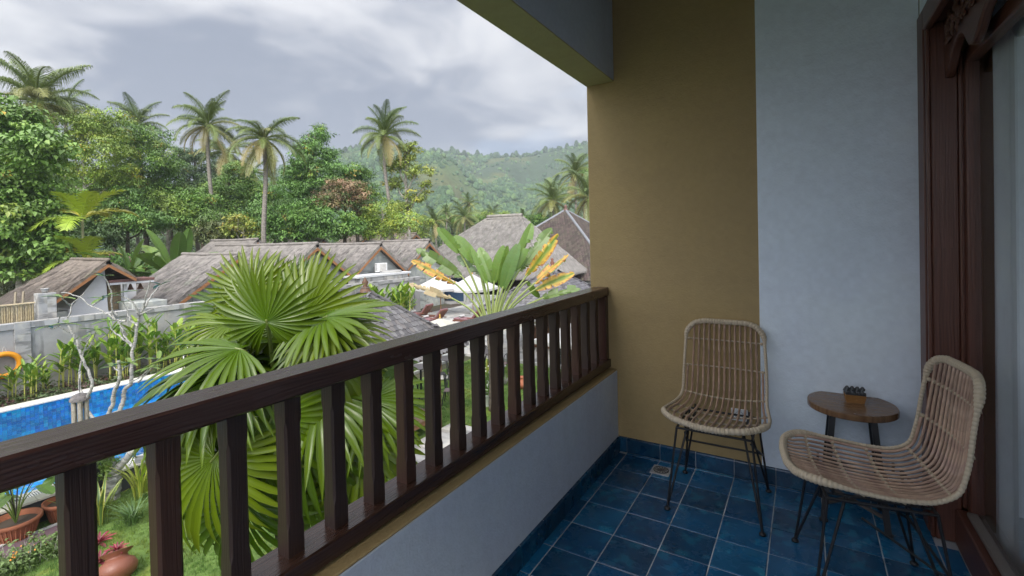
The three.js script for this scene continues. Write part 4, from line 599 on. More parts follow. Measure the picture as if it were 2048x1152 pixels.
function broadleaf(name, label, kind, x, z, H, lobes, seed) {
  const [cl, col, yel, den, bark, size] = KIND[kind], R = rng(seed), t = thing(name, label, name.includes('bush') || name.includes('shrub') ? 'bush' : 'tree', [x, G0, z], 0);
  const bend = (h) => V(Math.sin(h * 0.35 + seed) * 0.14, h, Math.cos(h * 0.3 + seed) * 0.14), top = Math.min(H, lobes[0][1] + 0.2), tp = []; for (let i = 0; i <= 14; i++) tp.push(bend(top * i / 14));
  const r0 = 0.09 + H * 0.011; part(t, 'trunk', new GB().tube(tp, (s) => r0 * (1.15 - 0.8 * s), 9, 1).geo(), M[bark]);
  const ms = [], cs = [], limbs = new GB(), q = new THREE.Quaternion();
  lobes.forEach(([dx, y, dz, rx, ry], li) => {
    const h = Math.max(0.5, Math.min(y - ry * 0.5, top) * 0.86), a = bend(h), c = V(dx, y, dz), m = a.clone().lerp(c, 0.5).add(V((R() - 0.5) * 0.5, -0.25, (R() - 0.5) * 0.5)); limbs.tube(curve([a, m, c], 8), (s) => r0 * 0.4 * (1 - 0.75 * s) + 0.012, 6);
    const n = Math.min(420, Math.round((5 + rx * rx * 9 + rx * ry * 12) * den)), rz = rx * 0.85;
    for (let k = 0; k < n; k++) {
      const e = Math.asin(R() * 1.8 - 0.8), b = R() * 6.28, rr = Math.pow(R(), 0.33), dir = V(Math.cos(b) * Math.cos(e), Math.sin(e), Math.sin(b) * Math.cos(e)), lump = 0.72 + 0.5 * n3(dir.x * 2.3 + li * 7 + 20, dir.y * 2.3 + seed, dir.z * 2.3 + 20, 3);
      const tw = V(c.x + dir.x * rx * rr * lump, c.y + dir.y * ry * rr * lump, c.z + dir.z * rz * rr * lump); if (fbm(tw.x * 0.9 + 50, tw.y * 0.9 + tw.z * 0.9 + 50, 0, 2, seed) < 0.34) continue;
      if (k % 9 === 0) limbs.tube([c.clone().lerp(a, 0.3), tw], 0.014, 4);
      const bri = 0.72 + 0.6 * R(), ye = R() < yel * 0.6 ? R() * 0.8 : 0;
      for (let j = 0; j < 3; j++) {
        const p = tw.clone().add(V((R() - 0.5) * 0.75, (R() - 0.5) * 0.4, (R() - 0.5) * 0.75)), s = size * (0.75 + 0.6 * R()); q.setFromEuler(new THREE.Euler((R() - 0.5) * 0.9, R() * 6.28, (R() - 0.5) * 0.9)); ms.push(M4(p, q, s));
        const w = bri * (0.85 + 0.3 * R()), yl = ye; let r = col[0] * (1 + 0.9 * yl), g = col[1] * (1 + 0.35 * yl), bl = col[2]; if (kind === 'pink') { const k2 = R(); r = mix(0.2, 0.34, k2); g = mix(0.17, 0.2, k2); bl = mix(0.06, 0.13, k2); if (R() < 0.35) { r = 0.09; g = 0.15; bl = 0.03; } } else if (R() < 0.012) { r = 0.4; g = 0.28; bl = 0.03; } cs.push(rgb(r * w * 1.25, g * w * 1.25, bl * w * 1.2));
      }
    }
  });
  part(t, 'limbs', limbs.geo(), M[bark]); copies(t, 'crown', CL[cl], M.leaf, ms, cs);
  if (name === 'flowering_shrub') { const fl = []; for (let k = 0; k < 26; k++) { const l = lobes[k % 3]; fl.push(M4(V(l[0] + (R() - 0.5) * 1.2, l[1] + l[4] * (0.4 + R() * 0.5), l[2] + 0.4 + R() * 0.3), eul(R(), R() * 6, R()), 0.7)); } copies(t, 'flowers', new THREE.IcosahedronGeometry(0.09, 0), mat([0.6, 0.16, 0.34], 0.6), fl); }
  return t;
}
// palm frond lying along +z from the origin
function frondGeo(len, el0, droop, ll, n, hang, wid, seed) {
  const R = rng(seed), g = new GB(), pts = [], N = 16; let p = V(), e = el0; for (let i = 0; i <= N; i++) { pts.push(p.clone()); e = el0 - droop * Math.pow((i + 1) / N, 1.25); p = p.clone().add(V((R() - 0.5) * 0.01, Math.sin(e), Math.cos(e)).multiplyScalar(len / N)); }
  g.tube(pts, (t) => 0.022 * (1 - 0.85 * t) + 0.003, 5);
  const at = (t) => { const f = t * N, i = Math.min(N - 1, Math.floor(f)); return [pts[i].clone().lerp(pts[i + 1], f - i), pts[i + 1].clone().sub(pts[i]).normalize()]; };
  for (let k = 0; k < n; k++) for (const s of [-1, 1]) {
    const t = 0.14 + 0.86 * k / n + R() * 0.008, [b, T0] = at(Math.min(0.999, t)), L = ll * Math.sin(Math.PI * (0.16 + 0.76 * t)) * (0.85 + 0.3 * R()), up = V(0, T0.z, -T0.y), o = V(s * (0.8 + 0.1 * R()), 0, 0).addScaledVector(T0, 0.32 + 0.5 * t).addScaledVector(up, 0.2 + (R() - 0.5) * 0.3).normalize(), d2 = o.clone().add(V(0, -hang * (0.7 + 0.6 * R()), 0)).normalize(), w = T0.clone().multiplyScalar(wid);
    const m = b.clone().addScaledVector(o, L * 0.45), q = m.clone().addScaledVector(d2, L * 0.55), A = g.v(...b.clone().sub(w).toArray()), B = g.v(...b.clone().add(w).toArray()), C = g.v(...m.clone().sub(w).toArray()), D = g.v(...m.clone().add(w).toArray()), E = g.v(...q.toArray()); g.quad(A, B, D, C); g.tri(C, D, E);
  }
  return g.geo();
}
const FR = [[1.35, 0.75], [0.95, 1.05], [0.5, 1.2], [0.1, 1.2], [-0.45, 0.9], [-1.0, 0.5]].map(([e, d], i) => [0, 1, 2].map((k) => frondGeo(1, e, d + k * 0.22, 0.27, 60, i > 3 ? 2.2 : 1.1 + k * 0.7, 0.0052, 40 + i * 3 + k)));
const PF = [[0.13, 0.195, 0.05], [0.18, 0.24, 0.055], [0.26, 0.27, 0.075], [0.38, 0.32, 0.12]].map((c) => leafMat(c, 0.42, 0.22));
M.coirTrunk = mat([0.34, 0.31, 0.27], 0.95, { map: rep(T.cement, 3, 1), bumpMap: rep(T.cement, 3, 1), bumpScale: 0.03 });
function coconutPalm(label, x, z, dx, h, dz, len, n, kind, seed) {
  const R = rng(seed), t = thing('coconut_palm', label, 'palm tree', [x, G0, z], 0), tp = curve([[0, 0, 0], [dx * 0.25 + (R() - 0.5) * 1.6, h * 0.4, dz * 0.25 + (R() - 0.5) * 0.8], [dx * 0.8, h * 0.8, dz * 0.8], [dx, h, dz]], 44), top = V(dx, h, dz);
  part(t, 'trunk', new GB().tube(tp, (s) => (0.2 - 0.07 * s + 0.12 * Math.exp(-s * 18)) * (len < 3.3 ? 0.75 : 1) * (1 + 0.04 * ((s * 44) % 2 < 1)), 9, 1).geo(), M.coirTrunk);
  n = Math.round(n * 1.3); for (let k = 0; k < n; k++) {
    const u = k / (n - 1); let v = kind === 'up' ? Math.floor(u * 3.2) : kind === 'droop' ? 1 + Math.floor(u * 4.99) : Math.floor(Math.pow(u, 1.15) * 5.4); v = Math.min(5, v);
    const f = part(t, 'frond', FR[v][Math.floor(R() * 3)], PF[v < 2 ? (R() < 0.5 ? 0 : 1) : v < 4 ? 1 + (R() < 0.35 ? 1 : 0) : R() < 0.4 ? 3 : 2]); f.position.copy(top); f.rotation.set((R() - 0.5) * 0.3, k * 2.39996 + (R() - 0.5) * 0.7, (R() - 0.5) * 0.5, 'YXZ'); const s = len * (0.78 + 0.35 * R()); f.scale.set(s, s, s);
  }
  const nuts = [], c = new THREE.IcosahedronGeometry(0.14, 1); for (let k = 0; k < 14; k++) { const a = R() * 6.28; nuts.push(c.clone().translate(dx + Math.cos(a) * 0.3, h - 0.15 - R() * 0.35, dz + Math.sin(a) * 0.3)); } if (len > 3.5 && kind !== 'up') part(t, 'coconuts', mg(nuts), mat(seed === 401 ? [0.42, 0.24, 0.05] : [0.2, 0.2, 0.06], 0.6));
  part(t, 'crown_shaft', new GB().tube([V(dx, h - 0.5, dz), V(dx, h + 0.1, dz), V(dx, h + 0.5, dz)], [0.2, 0.26, 0.05], 8).geo(), M.bark);
}
function arecaPalm(x, z, dx, h, dz) {
  const R = rng(61), t = thing('areca_palm', 'small yellow green areca palm standing behind the brown thatched hut', 'palm tree', [x, G0, z], 0), gs = [[1.1, 0.9], [0.6, 1.1], [0.2, 1.1]].map(([e, d], i) => frondGeo(1, e, d, 0.36, 24, 0.35, 0.021, 70 + i)), ms = [[0.5, 0.6, 0.06], [0.62, 0.58, 0.09], [0.4, 0.55, 0.06]].map((c) => leafMat(c, 0.4, 0.3));
  for (const [ox, hh] of [[0, h], [0.25, h * 0.62], [-0.2, h * 0.5]]) part(t, 'trunk', new GB().tube(curve([[ox * 2, 0, 0], [ox, hh * 0.5, 0], [dx + ox, hh, dz]], 30), (s) => 0.06 * (1 + 0.1 * ((s * 30) % 2 < 1)), 8).geo(), mat([0.28, 0.27, 0.17], 0.8));
  const put1 = (n, oy, ox, s0) => { for (let k = 0; k < n; k++) { const f = part(t, 'frond', gs[k % 3], ms[k % 3]); f.position.set(dx + ox, h * oy, dz); f.rotation.y = k * 2.4 + 0.6; const s = s0 * (0.85 + 0.3 * R()); f.scale.set(s, s, s); } };
  put1(9, 1, 0, 2.5); put1(6, 0.66, 0.25, 2.0); put1(5, 0.5, -0.2, 1.6);
}
// banana-like blade along +z, unit length; torn strips on both sides of a folded midrib
function bladeGeo(wid, droop, tears, seed, fold = 0.35) {
  const R = rng(seed), g = new GB(), c = [], N = 26, sp = (v) => { const e = droop * v * v; return V(0, -e * 0.5 + 0.04 * v, v * (1 - 0.12 * droop * v)); }, prof = (v) => wid * 0.5 * Math.pow(Math.sin(Math.PI * clamp(v * 0.93 + 0.06)), 0.55);
  for (const s of [-1, 1]) { let i = 0; while (i < N) {
    const torn = R() < tears, m = Math.min(N - i, torn ? 1 + Math.floor(R() * 3) : 3 + Math.floor(R() * 5)), gap = torn ? 0.25 + 0.4 * R() : 0, dr = torn ? R() * 0.9 : 0.1 * R(), cut = torn && R() < 0.3 ? 0.55 + 0.4 * R() : 1;
    g.grid(3, m, (u, w) => { const v0 = (i + w * m) / N, v = (i + m / 2) / N + (v0 - (i + m / 2) / N) * (1 - gap * u * u), p = sp(v0), W = prof(v0) * u * cut; return [s * W * Math.cos(fold + dr * u), p.y + W * Math.sin(fold) - dr * u * W * 1.6, mix(p.z, sp(v).z, u) + W * 0.25]; }, (u, w) => [u, (i + w * m) / N]); i += m;
  } }
  g.tube([0, 0.25, 0.5, 0.75, 1].map((v) => sp(v).add(V(0, -0.006, 0))), (t) => 0.014 * (1 - 0.8 * t), 5);
  return g;
}
T.blade = tex(128, 512, (u, v) => { const a = 0.78 + 0.22 * vn(v * 120, u * 2, 0, 77), e = fbm(u * 3, v * 10, 0, 4, 78); return [a * (0.85 + 0.3 * e), a, a * 0.9]; });
T.yellowing = tex(128, 512, (u, v) => { const e = fbm(u * 3 + 5, v * 9, 0, 5, 79), t = smooth(0.2, 0.85, u * 0.75 + e * 0.7 - 0.15), b = smooth(0.66, 0.9, u * 0.6 + fbm(u * 4, v * 30, 0, 4, 80) * 0.6); return [mix(mix(0.16, 0.78, t), 0.36, b), mix(mix(0.3, 0.52, t), 0.17, b), mix(0.05, 0.09, t)]; });
M.banana = [[0.155, 0.27, 0.045], [0.19, 0.3, 0.055], [0.115, 0.215, 0.045]].map((c) => leafMat(c, 0.38, 0.28, { map: T.blade }));
const BG = [0, 1, 2, 3].map((k) => bladeGeo(0.3, 0.25 + 0.3 * k, 0.12 + 0.1 * k, 500 + k).geo());
function bananaPlant(label, x, z, y, s, n, seed) {
  const R = rng(seed), t = thing('banana_plant', label, 'banana plant', [x, G0, z], 0), b = Math.max(0.6, y - s * 0.75); part(t, 'stem', new GB().tube([V(0, 0, 0), V(0.03, b * 0.5, 0), V(0, b, 0)], [0.16, 0.13, 0.07], 9).geo(), mat([0.2, 0.22, 0.08], 0.7));
  for (let k = 0; k < n; k++) { const el = mix(1.3, 0.1, k / Math.max(1, n - 1)), a = k * 2.4 + seed, d = V(Math.cos(a) * Math.cos(el), Math.sin(el), Math.sin(a) * Math.cos(el)), L = s * (0.7 + 0.3 * R()), c = V(0, b, 0).addScaledVector(d, L * 0.22); const f = part(t, 'leaf', BG[Math.min(3, Math.floor(k / n * 4))], M.banana[Math.floor(R() * 3)]); f.position.copy(c); f.up.set(0, 1, 0); f.quaternion.setFromRotationMatrix(new THREE.Matrix4().lookAt(d, V(), V((R() - 0.5) * 0.8, 1, (R() - 0.5) * 0.8))); f.scale.setScalar(L); part(f, 'leaf_stalk', new GB().tube([V(0, 0, 0), V(0, 0, -0.22)], 0.014, 5).geo(), M.banana[1]); }
}
broadleaf("large_leaf_tree", "large bright green tree with broad leaves left of the white hut", "big", -36.84, -5.68, 13.26, [[-1.0,12.3,0.52,2.13,1.76],[-3.47,10.24,0.89,2.65,2.12],[2.23,10.63,-0.27,1.58,1.23],[0.17,8.87,-0.15,2.41,1.56],[0.49,6.85,0.86,2.59,1.69],[1.3,7.28,-0.83,1.13,0.91],[-0.37,4.77,0.24,2.55,1.47],[2.49,5.38,-0.36,1.04,0.82]], 301);
broadleaf("white_trunk_tree", "light green tree with a straight white trunk behind the areca palm", "light", -50.49, -12.55, 16.18, [[0.42,15.45,-0.4,2.61,1.51],[0.69,15.93,-1.75,1.64,1.21],[-0.75,13.47,0.35,2.02,1.76],[2.78,12.71,-0.64,2.29,1.72],[0.08,11.26,-0.13,2.18,1.18],[1.29,11.22,-2.05,1.64,1.29],[-1.84,12.03,1.04,1.26,1.26],[-1.65,9.65,-1.4,2.21,1.1]], 302);
broadleaf("round_crown_tree", "dense mid green tree with layered rounded crown under the small hidden coconut palm", "mid", -53.34, -17.84, 16.0, [[-0.08,15.28,-0.09,3.19,1.64],[2.29,13.14,-0.34,2.27,1.61],[-2.43,12.82,0.21,2.37,1.88],[1.72,11.03,-1.14,2.03,1.74],[1.03,9.63,0.48,3.21,1.8],[-4.47,15.52,0.25,1.51,1.51]], 303);
broadleaf("flat_crown_tree", "dark tree with flat layered umbrella crown behind the second coconut palm", "dark", -68.57, -29.62, 17.71, [[-0.42,17.25,0.09,3.36,0.87],[0.24,14.96,2.07,3.0,1.04],[-0.26,15.97,-2.33,3.61,1.25],[0.11,13.48,-0.18,4.03,1.48],[5.05,12.89,-0.85,2.87,1.3],[-1.92,11.71,1.09,3.36,1.75]], 304);
broadleaf("thicket_tree", "mixed green tree with yellowish sprigs between the two tall coconut palms", "mid", -50.36, -24.37, 13.33, [[0.8,12.41,-0.59,2.1,1.47],[0.48,10.45,0.81,2.99,1.75],[1.0,10.22,-1.85,2.41,1.71],[-1.39,8.64,0.81,3.05,1.68],[1.85,8.15,0.0,2.99,1.54]], 305);
broadleaf("pointed_tree", "tall rich green tree with narrow pointed crown right of the coconut palms", "rich", -37.9, -24.97, 16.12, [[0.44,15.09,-0.41,1.29,1.11],[0.33,13.25,-0.32,2.22,1.48],[-1.77,11.57,-0.18,2.17,1.61],[2.23,11.23,-0.28,2.08,1.54],[-0.34,9.57,0.15,2.77,1.57],[2.32,9.9,-2.66,1.61,1.23],[1.32,11.95,-3.26,1.26,1.06]], 306);
broadleaf("flowering_tree", "tree covered in pinkish brown young leaves above the thatched ridges", "pink", -32.76, -24.61, 11.01, [[0.13,9.8,-0.14,1.81,1.12],[-0.07,8.58,1.17,1.51,1.01],[1.07,8.74,-0.71,1.21,1.29],[-1.42,9.11,0.82,0.86,0.69]], 307);
broadleaf("dense_shade_tree", "dense dark green tree low behind the middle thatched ridge", "rich", -33.84, -21.6, 8.54, [[-1.79,7.48,1.06,1.97,1.47],[1.12,7.06,0.46,2.32,1.6],[2.46,6.55,-1.53,2.05,1.31],[-0.76,5.98,0.45,2.46,0.98],[-3.45,6.59,0.93,1.43,1.18]], 308);
broadleaf("slender_tree", "slender sparse tree with tall white trunk against the hillside", "sparse", -31.68, -31.14, 14.57, [[0.07,14.09,-0.17,1.06,0.72],[-0.69,12.66,0.32,1.35,0.77],[1.48,11.66,0.18,1.56,0.76],[-1.6,11.0,-0.27,1.28,0.64],[0.88,9.72,-0.6,1.26,0.87],[-0.62,8.6,0.33,1.16,0.63],[1.55,10.47,-1.02,0.68,0.53],[0.18,13.26,-0.22,0.87,0.48]], 309);
broadleaf("bright_tree", "bright green leafy tree below the lone coconut palm", "light", -29.9, -26.37, 8.99, [[0.19,8.0,-0.15,1.72,1.12],[-1.7,7.13,-0.15,1.32,1.06],[2.03,6.77,-0.09,1.43,1.09],[0.01,6.11,-0.02,2.15,0.86]], 310);
broadleaf("forest_tree", "shadowy forest tree behind the large bright left tree", "mid", -79.53, -18.19, 16.38, [[-1.5,14.53,0.79,4.41,3.15],[1.7,12.56,-1.15,3.78,3.15],[0.05,9.45,-0.09,5.36,3.15],[-4.22,11.45,2.5,3.78,3.78]], 311);
broadleaf("forest_tree", "shadowy forest tree behind the white trunk tree", "mid", -72.98, -22.22, 15.58, [[0.26,12.74,-0.26,4.41,2.52],[-1.4,9.32,0.81,4.73,2.65],[2.09,9.23,-1.34,3.78,2.52]], 312);
broadleaf("forest_tree", "shadowy forest tree behind the banana plants", "mid", -64.65, -24.98, 12.34, [[0.07,10.52,-0.12,3.78,2.07],[-1.78,8.13,1.05,3.66,2.07],[2.38,8.32,-1.51,3.35,2.19]], 313);
broadleaf("leafy_tree", "fresh green leafy tree above the banana plants", "light", -48.07, -17.56, 10.06, [[-0.33,9.17,0.15,1.9,1.08],[2.42,8.15,-0.35,1.76,1.15],[-1.32,7.61,0.78,1.9,1.17],[2.14,6.98,-1.34,1.63,0.99]], 314);
broadleaf("understory_tree", "dark ferny understory tree behind the brown thatched hut", "dark", -47.02, -9.99, 7.0, [[-1.13,5.14,0.7,1.82,1.21],[0.65,5.47,-0.4,1.7,1.29],[1.16,5.9,-1.89,1.79,1.4],[-1.95,3.65,1.22,1.51,0.91]], 315);
broadleaf("flowering_shrub", "leafy garden shrub with a few pink flowers right of the brown thatched hut", "shrub", -38.95, -11.42, 4.84, [[-0.54,4.33,0.34,1.32,0.55],[1.68,4.0,0.15,1.41,0.67],[1.52,3.41,-0.91,1.18,0.55],[-1.08,3.65,0.68,1.04,0.62]], 316);
broadleaf("yellow_leaf_tree", "small yellowish tree with bare forked branches beside the tall palm trunk", "sparse", -38.1, -18.99, 7.63, [[0.37,6.88,-0.25,0.98,0.57],[-0.39,7.31,0.22,0.74,0.41],[0.78,5.97,-0.48,0.82,0.66],[-0.68,6.42,0.41,1.07,0.57]], 317);
broadleaf("olive_bush", "dull olive green bushy tree behind the first long thatched ridge", "olive", -40.89, -18.45, 7.32, [[0.02,6.69,-0.03,1.76,1.09],[0.91,6.03,-0.56,1.43,0.76],[-0.88,6.08,0.54,1.26,0.76]], 318);
broadleaf("round_bush", "bright round bush between the big pavilion and the tiled roof", "rich", -28.1, -52.12, 8.51, [[-0.36,7.55,0.19,1.82,0.85],[1.14,6.99,-0.72,1.56,0.78],[-1.63,7.45,0.98,1.3,0.65]], 319);
broadleaf("far_tree", "pale green tree against the hill at the olive wall edge", "mid", -29.79, -69.85, 17.4, [[0.4,15.34,-0.39,1.47,2.13],[0.78,11.65,-0.57,1.31,2.46]], 320);
broadleaf("far_tree", "pale hazy tree right of the flowering tree", "mid", -47.14, -40.43, 10.31, [[-0.17,8.69,0.06,1.69,1.69],[-1.08,7.08,0.64,1.43,1.17]], 321);
broadleaf("far_tree", "low tree right of the slender white trunk", "light", -42.5, -45.62, 8.97, [[-0.08,7.63,0.02,1.61,1.08],[-0.67,6.3,0.4,1.61,0.81]], 322);
broadleaf("far_tree", "low yellow green tree left of the pavilion ridge", "light", -53.5, -81.11, 11.77, [[-2.8,10.27,1.65,1.89,0.95],[0.5,9.98,-0.38,2.1,0.95]], 323);
broadleaf("far_tree", "low yellow green tree behind the small yellow palms", "mid", -62.01, -75.89, 11.47, [[-0.84,9.39,0.46,2.73,1.26],[1.83,8.48,-1.17,2.73,1.05],[4.53,9.04,-2.83,2.31,1.05]], 324);
broadleaf("edge_tree", "dark green tree at the far left edge beyond the bamboo fence", "rich", -58.08, -7.89, 14.48, [[0.47,13.63,-0.4,2.52,2.52],[-0.66,9.46,0.34,2.94,2.94],[0.73,6.49,-0.47,2.52,2.52],[-0.38,3.57,0.25,2.52,1.68]], 325);
broadleaf("edge_bush", "ferny green bush behind the bamboo fence at the left edge", "olive", -40.34, -5.87, 3.98, [[-0.24,2.92,0.17,1.1,0.85],[0.59,2.44,-0.33,0.79,0.55],[-1.02,2.79,0.65,1.22,0.91]], 326);
broadleaf("thicket_tree", "bright leafy tree in front of the white trunk behind the hut", "mid", -48.09, -10.51, 9.18, [[0.04,8.52,-0.07,2.25,1.32],[0.19,6.95,1.04,1.82,1.06],[0.81,7.35,-1.7,1.76,1.12],[0.74,6.24,-0.47,1.94,0.86]], 331);
broadleaf("thicket_tree", "bright leafy tree left of the dark palm trunk above the bananas", "rich", -47.41, -14.44, 10.22, [[-0.23,9.17,0.09,1.85,1.43],[2.36,7.4,-0.31,1.8,1.15],[-1.05,7.3,0.61,1.68,1.18]], 332);
broadleaf("thicket_tree", "broad mid green tree between the dark trunk palm and pointed tree", "rich", -37.97, -21.41, 10.71, [[-0.06,9.64,-0.03,1.55,1.29],[1.03,8.32,-0.68,1.55,1.12],[-0.02,7.87,1.15,1.51,1.09]], 333);
broadleaf("thicket_tree", "bushy tree around the foot of the dark palm trunk", "mid", -44.41, -18.63, 9.88, [[-0.03,9.0,-0.04,1.76,1.24],[-0.99,7.49,0.57,1.76,1.15],[2.13,7.16,-0.16,1.46,1.03]], 334);
broadleaf("thicket_tree", "leafy bright tree behind the flowering tree", "rich", -35.84, -28.59, 12.65, [[-0.04,11.59,-0.06,1.64,1.26],[0.88,9.97,-0.6,1.26,1.35],[-1.04,11.23,0.56,1.16,0.97]], 335);
coconutPalm("tallest left coconut palm with full crown and orange coconuts", -54.14, -10.31, 0.37, 17.53, -0.4, 4.9, 26, "full", 401);
coconutPalm("coconut palm half hidden beside the tallest left palm", -60.01, -13.75, 0.32, 18.01, -0.37, 3.6, 14, "up", 402);
coconutPalm("small coconut palm top peeking above the round crowned tree", -73.0, -24.55, 0.31, 21.07, -0.41, 4.0, 15, "up", 403);
coconutPalm("tall coconut palm with dark grey trunk in the middle of the forest", -44.76, -19.59, -0.09, 15.99, -0.09, 3.5, 22, "full", 404);
coconutPalm("drooping yellow brown coconut palm behind the dark trunk palm", -57.75, -28.04, -0.17, 16.27, -0.05, 4.0, 18, "droop", 405);
coconutPalm("coconut palm with pale trunk and hanging yellow fronds right of the dark trunk palm", -33.55, -18.26, -0.19, 13.16, 0.01, 3.3, 24, "droop", 406);
coconutPalm("coconut palm with slim trunk behind the hanging yellow fronds", -55.46, -30.63, -0.77, 13.95, 0.36, 3.2, 14, "droop", 407);
coconutPalm("lone tall coconut palm standing against the sky above the hill", -32.66, -29.36, -0.12, 15.17, -0.07, 3.6, 24, "full", 408);
coconutPalm("coconut palm nearest the tiled roof with an arching left frond", -26.71, -52.97, -0.16, 9.98, 0.04, 4.2, 20, "full", 409);
coconutPalm("pale coconut palm top above the tiled roof finial", -26.71, -60.01, -0.12, 14.22, -0.04, 4.2, 18, "full", 410);
coconutPalm("coconut palm at the edge of the olive wall", -22.06, -53.48, -0.15, 10.17, 0.03, 4.4, 18, "full", 411);
coconutPalm("small yellow coconut palm left of the pavilion", -48.55, -54.81, -0.04, 8.0, -0.02, 2.9, 16, "full", 412);
coconutPalm("small green coconut palm closest to the pavilion ridge", -47.63, -61.25, -0.02, 8.83, -0.03, 3.4, 18, "full", 413);
coconutPalm("distant coconut palm above the small green one", -58.88, -77.81, -0.08, 12.65, -0.05, 3.2, 14, "full", 414);
coconutPalm("distant small palm behind the pavilion ridge", -57.45, -84.56, -0.02, 10.7, -0.06, 2.8, 14, "full", 415);
coconutPalm("small palm beside the round bush", -41.84, -70.67, -0.03, 8.47, -0.02, 2.6, 13, "full", 416);
coconutPalm("dark small fan crowned palm between the yellow palms", -56.6, -67.48, -0.02, 10.11, -0.05, 2.4, 14, "up", 417);
arecaPalm(-33.92, -7.47, 0.0, 6.9, -0.02);
bananaPlant("banana plant with broad upright leaves right of the brown hut", -32.9, -9.27, 5.34, 2.6, 11, 501);
bananaPlant("tallest banana plant left of the first long thatched ridge", -31.16, -10.93, 5.52, 3.1, 13, 502);
bananaPlant("single leaf banana plant behind the first long thatched ridge", -37.25, -18.92, 5.29, 1.7, 3, 503);
bananaPlant("small banana plant at the ridge behind the tall palm trunk", -35.59, -20.53, 5.19, 1.2, 3, 504);

{ // low woods between the cottages and the hill: too far to tell apart
  const R = rng(601), ms = [], cs = [];
  for (let k = 0; k < 5200; k++) { const th = mix(0.22, 1.25, R()), r = 95 + 120 * R(), d = hillDir(th), h = (2 + R() * 6.5) * (0.6 + 0.7 * vn(th * 20, r * 0.05, 0, 602)), t = 0.6 + R() * 0.6, y = R() < 0.25 ? 1 : 0; ms.push(M4(V(0.9 + d[0] * r, G0 + h, 2.8 + d[1] * r), eul(R(), R() * 6, R()), 2.2 + R() * 2.4)); cs.push(rgb((0.08 + 0.06 * y) * t, (0.14 + 0.05 * y) * t, 0.035 * t)); }
  const o = shade(new THREE.InstancedMesh(CL.fine, M.leaf, ms.length)); ms.forEach((m, i) => { o.setMatrixAt(i, m); o.setColorAt(i, cs[i]); }); o.name = 'low_woods'; scene.add(o); tag(o, 'low green woods at the foot of the hills', 'woods', null, 'stuff');
}
const TRAVEL = [[-0.68,2.17,0.6,-1.11,2.99,1.13,0.4,"g"],[-0.31,1.81,0.25,-0.75,2.76,0.75,0.52,"g"],[0.06,1.26,0.3,-0.3,2.39,0.57,0.27,"g"],[-0.11,1.23,-0.3,-0.59,2.37,-0.23,0.52,"g"],[-0.04,1.24,-0.22,0.29,2.41,-0.24,0.46,"g"],[0.18,1.1,-0.16,0.51,2.38,-0.23,0.34,"g"],[0.41,1.09,0.0,0.93,2.49,-0.06,0.46,"d"],[0.69,1.61,-0.22,1.13,3.12,-0.81,0.49,"g"],[0.6,1.58,-0.67,1.43,2.93,-1.41,0.55,"t"],[0.79,1.4,-0.76,1.81,2.7,-1.18,0.43,"y"],[1.17,1.21,-0.58,2.02,2.14,-1.21,0.37,"o"],[1.05,1.0,-0.85,2.03,1.49,-1.71,0.4,"y"],[1.19,0.72,-1.06,2.31,1.09,-1.46,0.43,"t"],[-0.82,1.46,0.39,-2.1,2.37,1.04,0.49,"t"],[-0.94,1.25,0.55,-1.96,2.04,1.39,0.43,"o"],[-0.99,0.79,0.62,-1.98,1.31,1.5,0.3,"b"],[0.77,1.24,-0.85,1.0,0.66,-1.24,0.27,"g"],[-0.28,1.51,0.1,-0.84,2.11,0.59,0.34,"p"],[0.33,1.3,-0.56,0.69,2.22,-0.85,0.4,"p"]];
